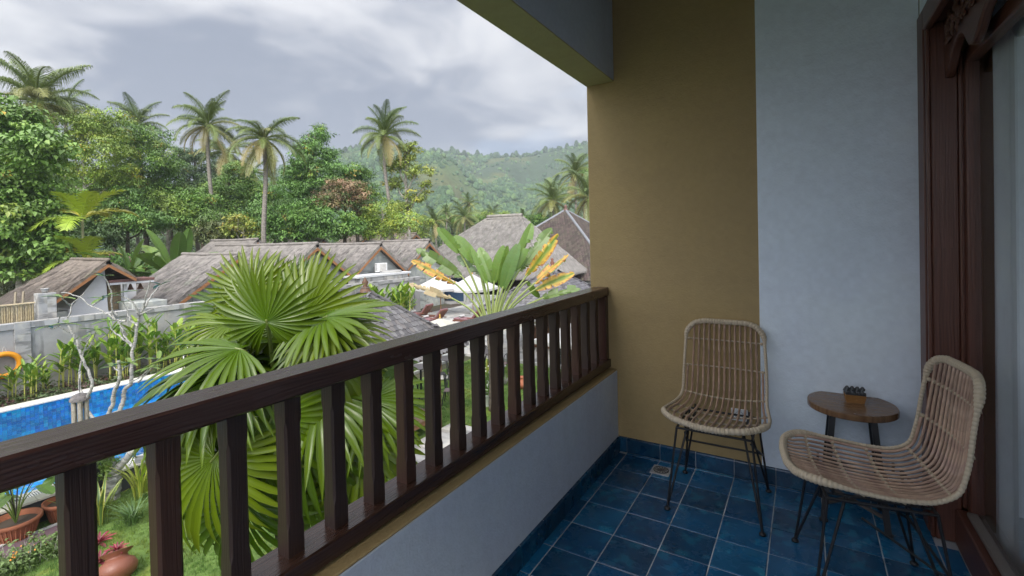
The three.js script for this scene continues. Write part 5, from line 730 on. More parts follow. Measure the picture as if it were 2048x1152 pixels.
const FAN = [[0.42,0.57,0.32,0.06,0.99,0.12,0.6,1,0.25],[-0.29,0.78,0.04,-0.44,0.86,0.26,0.6,0.8,0.3],[-0.32,0.69,-0.17,-0.19,0.98,-0.02,0.55,0.9,0.2],[-0.01,0.63,-0.24,0.13,0.99,-0.09,0.56,0.9,0.2],[0.31,0.57,-0.2,0.46,0.84,-0.3,0.74,0.7,0.4],[-0.12,0.73,-0.41,0.25,0.93,-0.28,0.5,0.9,0.1],[0.63,0.56,-0.17,0.89,0.15,-0.43,0.74,0.3,1],[0.75,0.47,-0.12,0.93,-0.16,-0.34,0.66,0.25,1],[0.55,0.33,-0.11,0.88,-0.42,-0.2,0.55,0.4,0.9],[0.19,0.32,0.46,-0.73,0.06,0.68,0.82,0.25,1],[-0.39,0.48,0.23,-0.82,0.28,0.5,0.62,0.35,0.9],[-0.56,0.57,0.09,-0.78,0.52,0.36,0.62,0.5,0.7],[0.07,0.01,0.54,-0.75,-0.15,0.64,0.92,0.2,1],[-0.14,0.2,-0.16,0.62,0.3,-0.72,0.6,0.5,0.8],[-0.23,0.06,0.02,-0.89,-0.32,0.32,0.6,0.5,0.8],[0.44,-0.36,0.32,0.05,-0.93,0.37,0.85,0.9,0.35],[0.29,-0.59,0.77,-0.33,-0.84,0.44,0.9,0.8,0.4],[0.5,-0.5,0.05,0.75,-0.65,-0.11,0.95,0.7,0.5],[0.5,-0.27,-0.19,0.91,-0.27,-0.32,0.95,0.5,0.8],[0.51,0.1,-0.32,0.74,-0.59,-0.33,0.85,0.6,0.7],[0.07,-1.19,0.44,-0.08,-0.98,0.18,0.9,0.7,0.4],[0.35,-1.16,-0.09,0.28,-0.95,-0.16,0.9,0.7,0.4],[0.47,-0.87,-0.51,0.59,-0.66,-0.47,0.85,0.5,0.6],[-0.58,-0.48,0.71,-0.56,-0.69,0.47,0.75,0.5,0.7],[-0.57,-1.08,0.59,-0.61,-0.69,0.38,0.8,0.6,0.5],[-0.24,-1.04,-0.19,-0.13,-0.96,-0.24,0.9,0.8,0.2],[0.35,-1.42,-0.67,0.37,-0.82,-0.44,0.8,0.6,0.4],[0.84,-0.37,-0.52,0.84,-0.36,-0.4,0.8,0.5,0.7],[0.69,-0.84,-0.53,0.64,-0.72,-0.27,0.85,0.6,0.5],[0.78,-0.13,-0.84,0.64,-0.59,-0.5,0.55,0.5,0.7],[-0.47,-0.47,0.52,-0.72,-0.4,0.57,0.8,0.5,0.7],[-0.04,-0.81,0.26,-0.18,-0.95,0.24,0.85,0.8,0.4],[0.04,0.12,0.44,-0.76,-0.05,0.64,0.98,0.35,0.9],[-0.66,-0.53,0.76,-0.44,-0.8,0.4,0.7,0.6,0.6],[0.15,0.45,0.01,-0.59,0.66,0.47,0.55,0.8,0.5]];
const FRANGI = [[[0.0,0.0,0.0],[0.0,0.26,-0.01],[0.04,0.63,-0.04],[0.06,0.89,-0.05]],[[0.06,0.89,-0.05],[-0.04,1.2,0.0],[-0.14,1.46,0.06],[-0.12,1.77,0.05],[-0.06,2.03,0.0]],[[0.06,0.89,-0.05],[0.26,1.14,-0.18],[0.46,1.37,-0.3],[0.54,1.55,-0.36],[0.71,1.86,-0.47],[0.98,2.21,-0.64]],[[-0.06,2.03,0.0],[0.07,2.25,-0.04],[0.2,2.64,-0.08],[0.28,2.73,-0.08],[0.37,2.97,-0.09],[0.41,3.25,-0.08]],[[-0.06,2.03,0.0],[0.13,2.17,-0.16],[0.14,2.36,-0.22],[0.13,2.56,-0.26],[0.19,2.7,-0.35],[0.16,3.02,-0.38],[0.13,3.37,-0.42],[0.13,3.56,-0.46],[0.15,3.96,-0.53]],[[-0.08,1.93,0.02],[-0.23,2.02,0.14],[-0.35,2.27,0.24],[-0.3,2.46,0.24],[-0.16,2.75,0.18],[-0.19,3.01,0.22],[-0.23,3.22,0.28],[-0.29,3.49,0.34],[-0.3,3.69,0.37],[-0.33,3.85,0.42],[-0.39,4.05,0.48]],[[-0.4,2.28,0.21],[-0.51,2.5,0.23],[-0.59,2.56,0.24],[-0.66,2.9,0.23],[-0.7,2.96,0.22]],[[0.53,4.01,-0.39],[0.61,4.22,-0.35],[0.63,4.41,-0.28],[0.52,4.57,-0.13],[0.53,4.64,-0.05]],[[0.53,4.04,-0.39],[0.69,4.34,-0.44],[0.78,4.52,-0.44],[0.89,4.79,-0.46],[0.97,4.88,-0.46]],[[0.55,4.13,-0.4],[0.61,4.49,-0.58],[0.58,4.64,-0.7],[0.53,4.74,-0.81]],[[0.55,4.15,-0.4],[0.71,4.2,-0.42],[0.94,4.28,-0.48],[1.18,4.34,-0.55]],[[0.52,3.92,-0.38],[0.36,4.04,-0.32],[0.27,4.16,-0.31],[0.16,4.42,-0.28]],[[0.42,3.42,-0.31],[0.43,3.52,-0.31],[0.29,3.72,-0.22],[0.28,3.86,-0.21],[0.16,4.06,-0.14],[0.09,4.25,-0.08]],[[0.42,3.49,-0.31],[0.26,3.68,-0.2],[0.09,3.85,-0.09],[0.05,4.05,-0.05]],[[0.33,4.04,-0.26],[0.17,4.04,-0.17],[0.03,4.16,-0.08],[-0.09,4.23,-0.01],[-0.19,4.31,0.05],[-0.29,4.35,0.12],[-0.47,4.53,0.23],[-0.67,4.62,0.35],[-0.83,4.66,0.44]],[[0.16,4.16,-0.16],[0.14,4.25,-0.09],[0.19,4.57,-0.06],[0.21,4.85,-0.01],[0.19,4.99,0.06]],[[-0.73,4.0,0.39],[-0.81,4.06,0.38],[-0.79,4.22,0.31],[-0.85,4.35,0.29],[-0.8,4.46,0.21],[-0.72,4.61,0.1]],[[-0.64,3.78,0.33],[-0.67,3.88,0.44],[-0.68,3.97,0.53],[-0.7,3.94,0.62],[-0.69,4.0,0.7]],[[-0.87,3.95,0.47],[-0.75,4.09,0.51],[-0.62,4.19,0.53]],[[-0.67,4.37,0.34],[-0.54,4.49,0.46],[-0.38,4.59,0.56]],[[-0.52,3.0,0.27],[-0.42,3.29,0.26],[-0.3,3.56,0.22],[-0.17,3.72,0.19],[-0.08,3.8,0.18]],[[-0.4,3.44,0.2],[-0.27,3.57,0.15],[-0.14,3.87,0.1]],[[0.18,2.93,-0.16],[-0.05,3.0,-0.18],[-0.29,3.02,-0.2]],[[0.18,2.93,-0.16],[0.33,3.07,-0.2],[0.49,3.18,-0.25]],[[0.51,2.75,-0.36],[0.81,2.95,-0.39],[1.2,3.29,-0.47]],[[0.39,2.75,-0.28],[0.65,2.87,-0.34],[0.92,3.09,-0.42]],[[-0.29,4.35,0.12],[-0.4,4.42,-0.02],[-0.53,4.48,-0.15]]];

// ---------------------------------------------------------------- big fan palm by the railing
{
  const fanGeo = (seed, droop, half) => {
    const g = new GB(), R = rng(seed), n = 33, W = half / n;
    for (let k = 0; k < n; k++) {
      const a = -half + (k + 0.5) * 2 * W, edge = Math.abs(a) / half, L = (1 - 0.3 * Math.pow(edge, 3)) * (0.93 + 0.1 * R()), jit = (R() - 0.5) * 0.03, tw = (R() - 0.5) * 0.7, tip = droop * (0.7 + 0.9 * R()), ca = (q) => Math.sin(q), cb = (q) => Math.cos(q), dist = [0.02, 0.18, 0.36, 0.52, 0.7, 0.86, 1], rows = [];
      for (const r of dist) {
        const t = clamp((r - 0.42) / 0.58), w = W * r * (1 - Math.pow(t, 1.7)) * (t > 0 ? 1.1 - 0.1 * t : 1) * (1 - 0.02), y = 0.1 * r - 0.16 * r * r * (0.6 + edge) - tip * Math.pow(r, 3.2) + jit * t * 4, rr = r * L - 0.12 * tip * r * r, wob = a + jit * t;
        rows.push([-1, 0, 1].map((s) => g.v(ca(wob) * rr + cb(a) * s * w * L, y + (s ? 0 : -0.75 * w) + s * w * tw, cb(wob) * rr - ca(a) * s * w * L, 0.5 + s * 0.5, r)));
      }
      for (let i = 0; i < rows.length - 1; i++) for (let s = 0; s < 2; s++) g.quad(rows[i][s], rows[i][s + 1], rows[i + 1][s + 1], rows[i + 1][s]);
    }
    return g.geo();
  };
  T.fan = tex(64, 256, (u, v) => { const r = Math.abs(u - 0.5) * 2, s = 0.7 + 0.25 * vn(u * 30, v * 3, 0, 87) + 0.12 * (1 - r), y = smooth(0.94, 1, v) * 0.5; return [s * (0.85 + 0.25 * v + y), s + y * 0.3, s * 0.8]; });
  const gs = [fanGeo(1, 0.12, 2.75), fanGeo(2, 0.3, 2.6), fanGeo(3, 0.5, 2.5), fanGeo(4, 0.2, 2.4)], ms = [[0.095, 0.162, 0.005], [0.052, 0.105, 0.004], [0.13, 0.19, 0.007]].map((c) => leafMat(c, 0.3, 0.22, { map: T.fan, specularIntensity: 0.7 })), st = mat([0.16, 0.2, 0.05], 0.45);
  const o = [-3.91, 0, -0.17], t = thing('fan_palm', 'big glossy green fan palm rising in front of the railing', 'palm tree', [o[0], G0, o[2]]), Y = 3.9, R = rng(88);
  part(t, 'trunk', new GB().tube(curve([[0.1, 0, -0.15], [0.05, 1.5, -0.1], [0, 3.2, 0], [0, 3.75, 0]], 40), (s) => 0.1 * (1.15 - 0.25 * s) * (1 + 0.09 * ((s * 40) % 2 < 1)), 10).geo(), M.bark);
  const view = V(0.52, 0.012, 0.85);
  FAN.forEach(([hx, hy, hz, ax, ay, az, rad, nv, nu], k) => {
    const hub = V(hx, hy + Y, hz), d = V(ax, ay, az), nr = V(view.x * nv, nu, view.z * nv).add(V((R() - 0.5) * 0.3, 0, (R() - 0.5) * 0.3)); nr.addScaledVector(d, -nr.dot(d)).normalize();
    const x = V().crossVectors(nr, d), f = part(t, 'fan_leaf', gs[k < 9 ? (k % 2 ? 3 : 0) : ay < -0.5 ? (k % 2 ? 2 : 1) : (k % 2 ? 3 : 1)], ms[(k * 2) % 3]); f.position.copy(hub); f.quaternion.setFromRotationMatrix(new THREE.Matrix4().makeBasis(x, nr, d)); f.scale.setScalar(rad);
    const lo = f.worldToLocal ? null : null, c = V(0, 3.75, 0).sub(hub).applyQuaternion(f.quaternion.clone().invert()).divideScalar(rad), g = new GB().tube(curve([[0, 0.01, 0.05], [0, -0.03, -0.05], [c.x * 0.55, c.y * 0.5 - 0.05, Math.min(-0.1, c.z * 0.55)], [c.x, c.y, c.z]], 16), (s) => (0.011 + 0.012 * s) / rad, 6).geo(); part(f, 'petiole', g, st);
  });
  for (let k = 0; k < 16; k++) { const a = k * 2.4; part(t, 'leaf_base', new GB().tube([V(Math.cos(a) * 0.09, 3.1 + k * 0.04, Math.sin(a) * 0.09), V(Math.cos(a) * 0.16, 3.35 + k * 0.04, Math.sin(a) * 0.16)], [0.035, 0.02], 5).geo(), M.bark); }
}
// ---------------------------------------------------------------- traveller palm
{
  const o = [-7.19, G0, -9.17], Y = 2.64, t = thing('traveller_palm', 'traveller palm with fan of torn green and yellow banana like leaves', 'palm tree', o), R = rng(91), st = mat([0.3, 0.36, 0.12], 0.5);
  const lm = { g: M.banana[0], d: M.banana[2], t: leafMat([0.14, 0.23, 0.05], 0.4, 0.3, { map: T.blade }), y: leafMat([0.95, 0.85, 0.6], 0.5, 0.25, { map: T.yellowing }), o: leafMat([0.95, 0.72, 0.6], 0.55, 0.25, { map: rep(T.yellowing, 1, 1, 0.2) }), b: leafMat([0.5, 0.4, 0.25], 0.7, 0.2, { map: T.blade }), p: leafMat([0.24, 0.34, 0.2], 0.5, 0.3, { map: T.blade }) };
  part(t, 'trunk', new GB().tube(curve([[0, 0, 0], [0.05, 1.2, 0], [0, 2.3, 0], [0, 2.5, 0]], 26), (s) => 0.16 * (1 + 0.06 * ((s * 26) % 2 < 1)), 10).geo(), M.bark);
  const view = V(0.545, 0.1, 0.838);
  TRAVEL.forEach(([bx, by, bz, tx, ty, tz, w, c], k) => {
    const b = V(bx, by + Y, bz), e = V(tx, ty + Y, tz), d = e.clone().sub(b), L = d.length(); d.normalize(); const n = view.clone().add(V((R() - 0.5) * 0.9, 0.5 * R(), (R() - 0.5) * 0.9)); n.addScaledVector(d, -n.dot(d)).normalize();
    const tear = { g: 0.24, d: 0.2, t: 0.65, y: 0.5, o: 0.75, b: 0.95, p: 0.7 }[c], f = part(t, 'leaf', bladeGeo(w / L * (c === 'g' ? 0.84 : 0.95), 0.18 + 0.2 * R(), tear, 700 + k, 0.22).geo(), lm[c]); f.position.copy(b); f.quaternion.setFromRotationMatrix(new THREE.Matrix4().makeBasis(V().crossVectors(n, d), n, d)); f.scale.setScalar(L);
    const root = V(bx * 0.06, 2.35, bz * 0.06), inv = f.quaternion.clone().invert(), loc = (p) => p.clone().sub(b).applyQuaternion(inv).divideScalar(L), m = root.clone().lerp(b, 0.5).add(V(-bx * 0.06, 0.12, -bz * 0.06)); part(f, 'petiole', new GB().tube(curve([loc(root), loc(m), loc(b), V(0, 0, 0.05)], 14), (s) => (0.042 - 0.024 * s) / L, 6).geo(), st);
  });
}
// ---------------------------------------------------------------- frangipani with bare pale branches
{
  const o = [-11.41, G0, -1.14], Y = 3.9 - 4.24, t = thing('frangipani_tree', 'leafless frangipani with pale knobbly forking branches in front of the pool', 'tree', o), R = rng(95), bk = mat([0.55, 0.54, 0.51], 0.85, { map: rep(T.cement, 3, 3), bumpMap: rep(T.cement, 4, 4), bumpScale: 0.012 }), tips = [];
  const rad = [[0.15, 0.12], [0.09, 0.055], [0.075, 0.05], [0.042, 0.028], [0.045, 0.028], [0.036, 0.016], [0.027, 0.022]];
  FRANGI.forEach((b, k) => {
    const pts = b.map((p) => V(p[0], p[1] + Y, p[2])), [a, c] = rad[k] ?? [k < 15 ? 0.021 : 0.017, 0.009], n = Math.max(10, pts.length * 7), cu = curve(pts, n).map((p, i) => p.add(V((vn(i * 0.4, k, 0, 5) - 0.5) * 0.025, (vn(i * 0.4, k, 0, 6) - 0.5) * 0.025, (vn(i * 0.4, k, 0, 7) - 0.5) * 0.025)));
    part(t, k === 0 ? 'trunk' : 'branch', new GB().tube(cu, (s) => mix(a, c, s) * (1 + 0.1 * Math.sin(s * n * 1.7) + 0.16 * (vn(s * n * 1.3, k, 0, 8) - 0.5)) + (k === 0 ? 0.05 * Math.exp(-s * 12) : 0), 9).geo(), bk); if (k > 4) tips.push(pts[pts.length - 1]);
  });
  const lf = bladeGeo(0.3, 0.3, 0, 801, 0.3).geo(); tips.forEach((p, k) => { if (k % 2 && k < 15) return; const n = k < 16 ? 3 : 5; for (let i = 0; i < n; i++) { const f = part(t, 'leaf', lf, M.banana[i % 2]); f.position.copy(p); f.rotation.set(-0.5 + R() * 0.7, i * 6.28 / n + R(), 0, 'YXZ'); f.scale.setScalar(0.2 + R() * 0.14); } });
  const ms = []; for (let k = 0; k < 60; k++) { const q = k < 34 ? [-0.06, 0.75 + R() * 0.35] : [0.1, 0.55 + R() * 0.4]; ms.push(M4(V(q[0] + (R() - 0.5) * 0.2, q[1], (R() - 0.3) * 0.22), eul(R() * 3, R() * 6, R() * 3), 0.25 + R() * 0.15)); } copies(t, 'clinging_fern', CL.small, M.leaf, ms, ms.map(() => rgb(0.16, 0.26, 0.04)));
}
// ---------------------------------------------------------------- leafy plants along the cement wall
{
  const R = rng(97), lg = [0, 1].map((k) => bladeGeo(0.26, 0.3 + 0.3 * k, 0, 810 + k, 0.3).geo()), st = mat([0.42, 0.42, 0.1], 0.5), lms = [[0.27, 0.44, 0.04], [0.36, 0.5, 0.05], [0.18, 0.34, 0.04]].map((c) => leafMat(c, 0.4, 0.4, { map: T.blade })), stuffed = (s, n) => {
    const t = thing('ginger_plant', 'leafy upright ginger plant growing along the cement wall behind the pool', 'plant', [-21.2, -3.6, 0], 0, 'leafy plants along the cement wall'), q = rng(s);
    for (let i = 0; i < n; i++) { const h = 0.9 + q() * 0.75, ox = (q() - 0.5) * 0.5, oz = (q() - 0.5) * 0.6, lx = (q() - 0.5) * 0.25, lz = (q() - 0.5) * 0.25; part(t, 'stem', new GB().tube([V(ox, 0, oz), V(ox + lx * 0.5, h * 0.6, oz + lz * 0.5), V(ox + lx, h, oz + lz)], [0.024, 0.02, 0.01], 6).geo(), st);
      for (let k = 0; k < 7; k++) { const u = 0.42 + 0.6 * k / 6, f = part(t, 'leaf', lg[k % 2], lms[Math.floor(q() * 3)]); f.position.set(ox + lx * u, h * Math.min(1, u), oz + lz * u); f.rotation.set(-(0.45 + u * 0.6), k * 2.6 + q() * 1.2 + i, 0, 'YXZ'); f.scale.setScalar(0.46 + q() * 0.26); } }
    return t;
  };
  const proto = [stuffed(1, 5), stuffed(2, 4), stuffed(3, 6)]; let k = 0;
  for (let z = 2.4; z > -14; z -= 0.33 + R() * 0.2, k++) { const pos = [-21.05 + (R() - 0.5) * 0.9, -3.6, z]; if (k < 3) { proto[k].position.set(...pos); proto[k].rotation.y = R() * 6; } else { const c = copyOf(proto[k % 3], null, pos, R() * 6), s = (z < -0.9 && z > -2.6 ? 0.5 : 0.8) + R() * 0.4; c.scale.setScalar(s); } }
  for (const [x, z, l] of [[-19.95, -18.1, 'dense clump of upright leafy garden plants left of the sun loungers'], [-20.7, -17.0, 'leafy garden plant clump touching the cement wall behind the gazebo roof']]) { const c = copyOf(proto[2], l, [x, -3.85, z], R() * 6); c.userData.group = undefined; delete c.userData.group; c.scale.set(1.35, 1.35, 1.35); for (let i = 0; i < 3; i++) { const d = proto[i].clone(); d.children.slice().forEach((m) => { const n = m.clone(); n.position.x += (R() - 0.5) * 0.7; n.position.z += (R() - 0.5) * 0.7; c.add(n); }); } }
  const g = new GB(), q = rng(98), ms = [], cs = []; for (let i = 0; i < 900; i++) { ms.push(M4(V(mix(-21.7, -20, q()), -3.55 + q() * 0.12, mix(3, -14, q())), eul(q(), q() * 6, q()), 0.3 + q() * 0.35)); const r = q() < 0.3; cs.push(r ? rgb(0.12, 0.05, 0.045) : rgb(0.08, 0.13, 0.03)); }
  const o = shade(new THREE.InstancedMesh(CL.fine, M.leaf, ms.length)); ms.forEach((m, i) => { o.setMatrixAt(i, m); o.setColorAt(i, cs[i]); }); o.name = 'ground_cover'; scene.add(o); tag(o, 'low reddish and green ground cover under the ginger plants', 'ground cover', null, 'stuff');
}
// ---------------------------------------------------------------- garden furniture and small things
M.canvas = mat([0.6, 0.59, 0.57], 0.8, { transmission: 0.25, bumpMap: rep(T.fine, 3, 3), bumpScale: 0.001 }); M.creamCanvas = mat([0.6, 0.58, 0.49], 0.8, { transmission: 0.25 });
M.steel = mat([0.022, 0.023, 0.027], 0.45, { metalness: 0.3 }); M.clay = mat([0.36, 0.125, 0.06], 0.75, { map: rep(T.plaster, 2, 2), bumpMap: rep(T.fine, 2, 2), bumpScale: 0.002 });
function parasol(label, pos, r, h, n, cm, drop, pole) {
  const t = thing('parasol', label, 'parasol', pos), a0 = Math.PI / n, g = new GB();
  for (let k = 0; k < n; k++) { const a = a0 + k * 2 * Math.PI / n, b = a + 2 * Math.PI / n, A = V(Math.cos(a) * r, h - drop, Math.sin(a) * r), B = V(Math.cos(b) * r, h - drop, Math.sin(b) * r), T0 = V(0, h, 0); g.grid(6, 6, (u, v) => { const p = T0.clone().lerp(A.clone().lerp(B, u), v), s = Math.sin(u * Math.PI) * v * r * 0.035; p.y -= s + Math.sin(v * Math.PI) * 0.02 * r; return p.toArray(); }); g.grid(6, 1, (u, v) => { const p = A.clone().lerp(B, u); p.y -= Math.sin(u * Math.PI) * r * 0.035 + v * 0.14; return p.toArray(); }); }
  part(t, 'canopy', g.geo(), cm); part(t, 'pole', new GB().tube([V(0, 0, 0), V(0, h, 0)], 0.03, 9).geo(), pole);
  for (let k = 0; k < n; k++) { const a = a0 + k * 2 * Math.PI / n; part(t, 'rib', new GB().tube([V(0, h - 0.05, 0), V(Math.cos(a) * r * 0.98, h - drop - 0.03, Math.sin(a) * r * 0.98)], 0.012, 5).geo(), pole); }
  part(t, 'finial', put(lathe([[0.05, 0], [0.03, 0.03], [0.02, 0.05], [0.035, 0.08], [0.02, 0.11], [0.025, 0.13], [0, 0.17]], 12), 0, h, 0), mat([0.5, 0.3, 0.06], 0.5)); part(t, 'base', lathe([[0, 0.12], [0.1, 0.12], [0.28, 0.06], [0.3, 0], [0, 0]], 20), M.cementPale);
  return t;
}
M.orangeWood = wood([0.4, 0.19, 0.07], 0.5, 1, 3);
parasol('white square parasol on a wooden pole over the left pair of loungers', [-19.29, -3.5, -21.11], 1.75, 2.62, 4, M.canvas, 0.85, M.orangeWood);
parasol('white square parasol on a wooden pole behind the traveller palm stalks', [-17.5, -3.5, -22.2], 1.75, 2.58, 4, M.canvas, 0.9, M.orangeWood);
parasol('cream round parasol with brass finial just above the railing', [-10.83, -3.9, -11.04], 0.95, 2.28, 8, M.creamCanvas, 0.3, M.timber);
parasol('cream round parasol half hidden behind the traveller palm trunk', [-9.75, -3.9, -13.4], 1.0, 2.15, 8, M.creamCanvas, 0.32, M.timber);
parasol('large white parasol seen between the railing balusters near the end wall', [-5.95, -3.9, -12.9], 1.75, 2.3, 4, M.canvas, 0.62, M.steel);
{ // loungers with towels
  const mk = (label) => {
    const t = thing('sun_lounger', label, 'sun lounger', [0, 0, 0], 0, 'sun loungers on the pool terrace'), fw = wood([0.22, 0.08, 0.05], 0.55, 1, 4), cu = mat([0.22, 0.115, 0.125], 0.85, { bumpMap: rep(T.fine, 4, 4), bumpScale: 0.003 });
    part(t, 'frame', mg([span(-1.15, 0.75, 0.28, 0.35, -0.33, -0.27), span(-1.15, 0.75, 0.28, 0.35, 0.27, 0.33), span(-1.15, -1.09, 0.28, 0.35, -0.27, 0.27), span(0.69, 0.75, 0.28, 0.35, -0.27, 0.27)]), fw);
    for (const x of [-1.05, 0.65]) for (const z of [-0.3, 0.3]) part(t, 'leg', span(x - 0.03, x + 0.03, 0, 0.28, z - 0.03, z + 0.03), fw);
    for (let k = 0; k < 10; k++) part(t, 'slat', span(-1.08 + k * 0.12, -0.99 + k * 0.12, 0.352, 0.37, -0.3, 0.3), fw);
    for (const z of [-0.36, 0.36]) part(t, 'armrest', span(-0.1, 0.45, 0.5, 0.54, z - 0.04, z + 0.04), fw);
    part(t, 'seat_cushion', span(-1.12, 0.1, 0.372, 0.45, -0.3, 0.3, 0.02), cu); const b = part(t, 'back_cushion', span(0, 0.82, 0, 0.08, -0.3, 0.3, 0.02), cu); b.position.set(0.1, 0.4, 0); b.rotation.z = 0.85;
    const f = part(t, 'back_frame', span(0, 0.8, -0.05, -0.01, -0.3, 0.3), fw); f.position.set(0.1, 0.4, 0); f.rotation.z = 0.85; return t;
  };
  const towel = (label, p) => { const t = thing('rolled_towel', label, 'towel', p, 0, 'rolled towels'); const g = new GB(), pts = []; for (let i = 0; i <= 40; i++) { const a = i / 40 * 15, r = 0.012 + a * 0.0042; pts.push(V(Math.cos(a) * r, 0.075 + Math.sin(a) * r, 0)); } g.grid(40, 6, (u, v) => { const q = pts[Math.round(u * 40)]; return [q.x, q.y, (v - 0.5) * 0.4]; }); part(t, 'roll', g.geo(), M.canvas); };
  const a = mk('plum cushioned wooden sun lounger farthest left beside the leafy plants'); a.position.set(-18.65, -3.5, -18.64);
  copyOf(a, 'plum cushioned wooden sun lounger in the middle behind the cream parasol', [-16.57, -3.5, -17.45]); copyOf(a, 'plum cushioned wooden sun lounger on the right partly behind palm stalks', [-14.75, -3.5, -18.4]);
  for (const [i, x, z, l] of [[0, -18.65, -18.64, 'left lounger'], [1, -16.57, -17.45, 'middle lounger'], [2, -14.75, -18.4, 'right lounger']]) towel('white rolled towel lying on the foot of the ' + l, [x - 0.75, -3.05, z]);
}
// metal cafe furniture
function legSet(t, w, h, top, n = 'leg') { for (const [x, z] of [[-1, -1], [1, -1], [-1, 1], [1, 1]]) { const a = [V(x * top - 0.02, h, z * top - 0.02), V(x * top + 0.02, h, z * top - 0.02), V(x * top + 0.02, h, z * top + 0.02), V(x * top - 0.02, h, z * top + 0.02)], b = [[-1, -1], [1, -1], [1, 1], [-1, 1]].map(([i, j]) => V(x * w + i * 0.012, 0, z * w + j * 0.012)); part(t, n, polys([a, b, ...[0, 1, 2, 3].map((i) => [a[i], a[(i + 1) % 4], b[(i + 1) % 4], b[i]])]), M.steel); } }
function cafeTable(label, p, r, h) { const t = thing('cafe_table', label, 'table', p, 0); part(t, 'table_top', lathe([[0, h - 0.025], [r, h - 0.025], [r, h], [0, h]], 30), mat([0.1, 0.09, 0.095], 0.4)); part(t, 'column', new GB().tube([V(0, 0.02, 0), V(0, h - 0.025, 0)], 0.035, 9).geo(), M.steel); part(t, 'base', lathe([[0, 0.04], [0.06, 0.04], [0.24, 0.012], [0.25, 0], [0, 0]], 24), M.steel); return t; }
function stoolOf(label, p, h, turn) { const t = thing('bar_stool', label, 'stool', p, turn, 'black metal bar stools'); part(t, 'seat', span(-0.16, 0.16, h, h + 0.03, -0.16, 0.16, 0.012), M.steel); legSet(t, 0.2, h, 0.13); const q = h * 0.35, w = 0.175; for (let i = 0; i < 4; i++) { const a = i * Math.PI / 2 + Math.PI / 4, b = a + Math.PI / 2; part(t, 'foot_rail', new GB().tube([V(Math.cos(a) * w * 1.414, q, Math.sin(a) * w * 1.414), V(Math.cos(b) * w * 1.414, q, Math.sin(b) * w * 1.414)], 0.009, 6).geo(), M.steel); } return t; }
function chairOf(label, p, turn) { const t = thing('metal_chair', label, 'chair', p, turn, 'black metal garden chairs'); part(t, 'seat', span(-0.18, 0.18, 0.43, 0.455, -0.18, 0.18, 0.01), mat([0.17, 0.12, 0.115], 0.5)); legSet(t, 0.23, 0.43, 0.15); part(t, 'back_hoop', new GB().tube(curve([[-0.17, 0.45, -0.17], [-0.185, 0.75, -0.22], [-0.12, 0.85, -0.24], [0.12, 0.85, -0.24], [0.185, 0.75, -0.22], [0.17, 0.45, -0.17]], 24), 0.012, 6).geo(), M.steel); part(t, 'back_splat', span(-0.05, 0.05, 0.46, 0.84, -0.225, -0.215, 0.002), M.steel); return t; }
cafeTable('tall round black table beside the gazebo roof edge', [-9.98, G0, -9.0], 0.36, 1.05);
cafeTable('round dark table on the lawn left of the flower pot', [-10.5, G0, -11.2], 0.42, 0.78); cafeTable('round dark table farthest back near the bar terrace', [-9.75, G0, -12.75], 0.42, 0.78);
stoolOf('black metal bar stool in front of the tall round table', [-10.0, G0, -8.55], 0.72, 0.3); stoolOf('black metal bar stool behind the tall round table', [-9.55, G0, -9.5], 0.72, 0.9);
chairOf('black metal chair with hoop back alone on the lawn', [-8.75, G0, -9.0], 0.5); chairOf('black metal chair beside the round table on the lawn', [-9.85, G0, -10.55], 2.2); chairOf('black metal chair on the far side of the lawn table', [-11.0, G0, -12.1], -0.6); chairOf('black metal chair near the garden path', [-10.15, G0, -13.4], 2.6); chairOf('black metal chair beside the farthest round table', [-8.95, G0, -12.5], -1.8);
for (const [x, l] of [[-9.9, 'leftmost'], [-9.2, 'second'], [-8.5, 'third'], [-7.8, 'rightmost']]) stoolOf('dark bar stool on the bar terrace, ' + l + ' along the wooden counter', [x, G0 + 0.12, -16.1], 0.72, x);
{ // chalk menu board
  const b = thing('menu_board', 'black chalk menu board standing near the large white parasol', 'sign board', [-6.78, G0, -13.45], 0.5), f = M.steel;
  for (const s of [-1, 1]) part(b, 'leg', put(span(-0.02, 0.02, 0, 1.42, -0.015, 0.015), s * 0.3, 0, 0), f);
  part(b, 'panel', span(-0.28, 0.28, 0.45, 1.4, -0.012, 0.012), mat([0.015, 0.017, 0.018], 0.7));
  const R = rng(333), L = []; for (let r = 0; r < 9; r++) { let x = -0.22; while (x < 0.2) { const w = 0.012 + R() * 0.02, y = 1.3 - r * 0.09; L.push(new GB().tube([V(x, y, 0.0135), V(x + w * 0.5, y + (R() - 0.3) * 0.05, 0.0135), V(x + w, y + (R() - 0.5) * 0.03, 0.0135)], 0.0035, 4).geo()); x += w + 0.012 + R() * 0.03; } }
  part(b, 'chalk_scribble', mg(L), mat([0.7, 0.7, 0.68], 0.9));
}
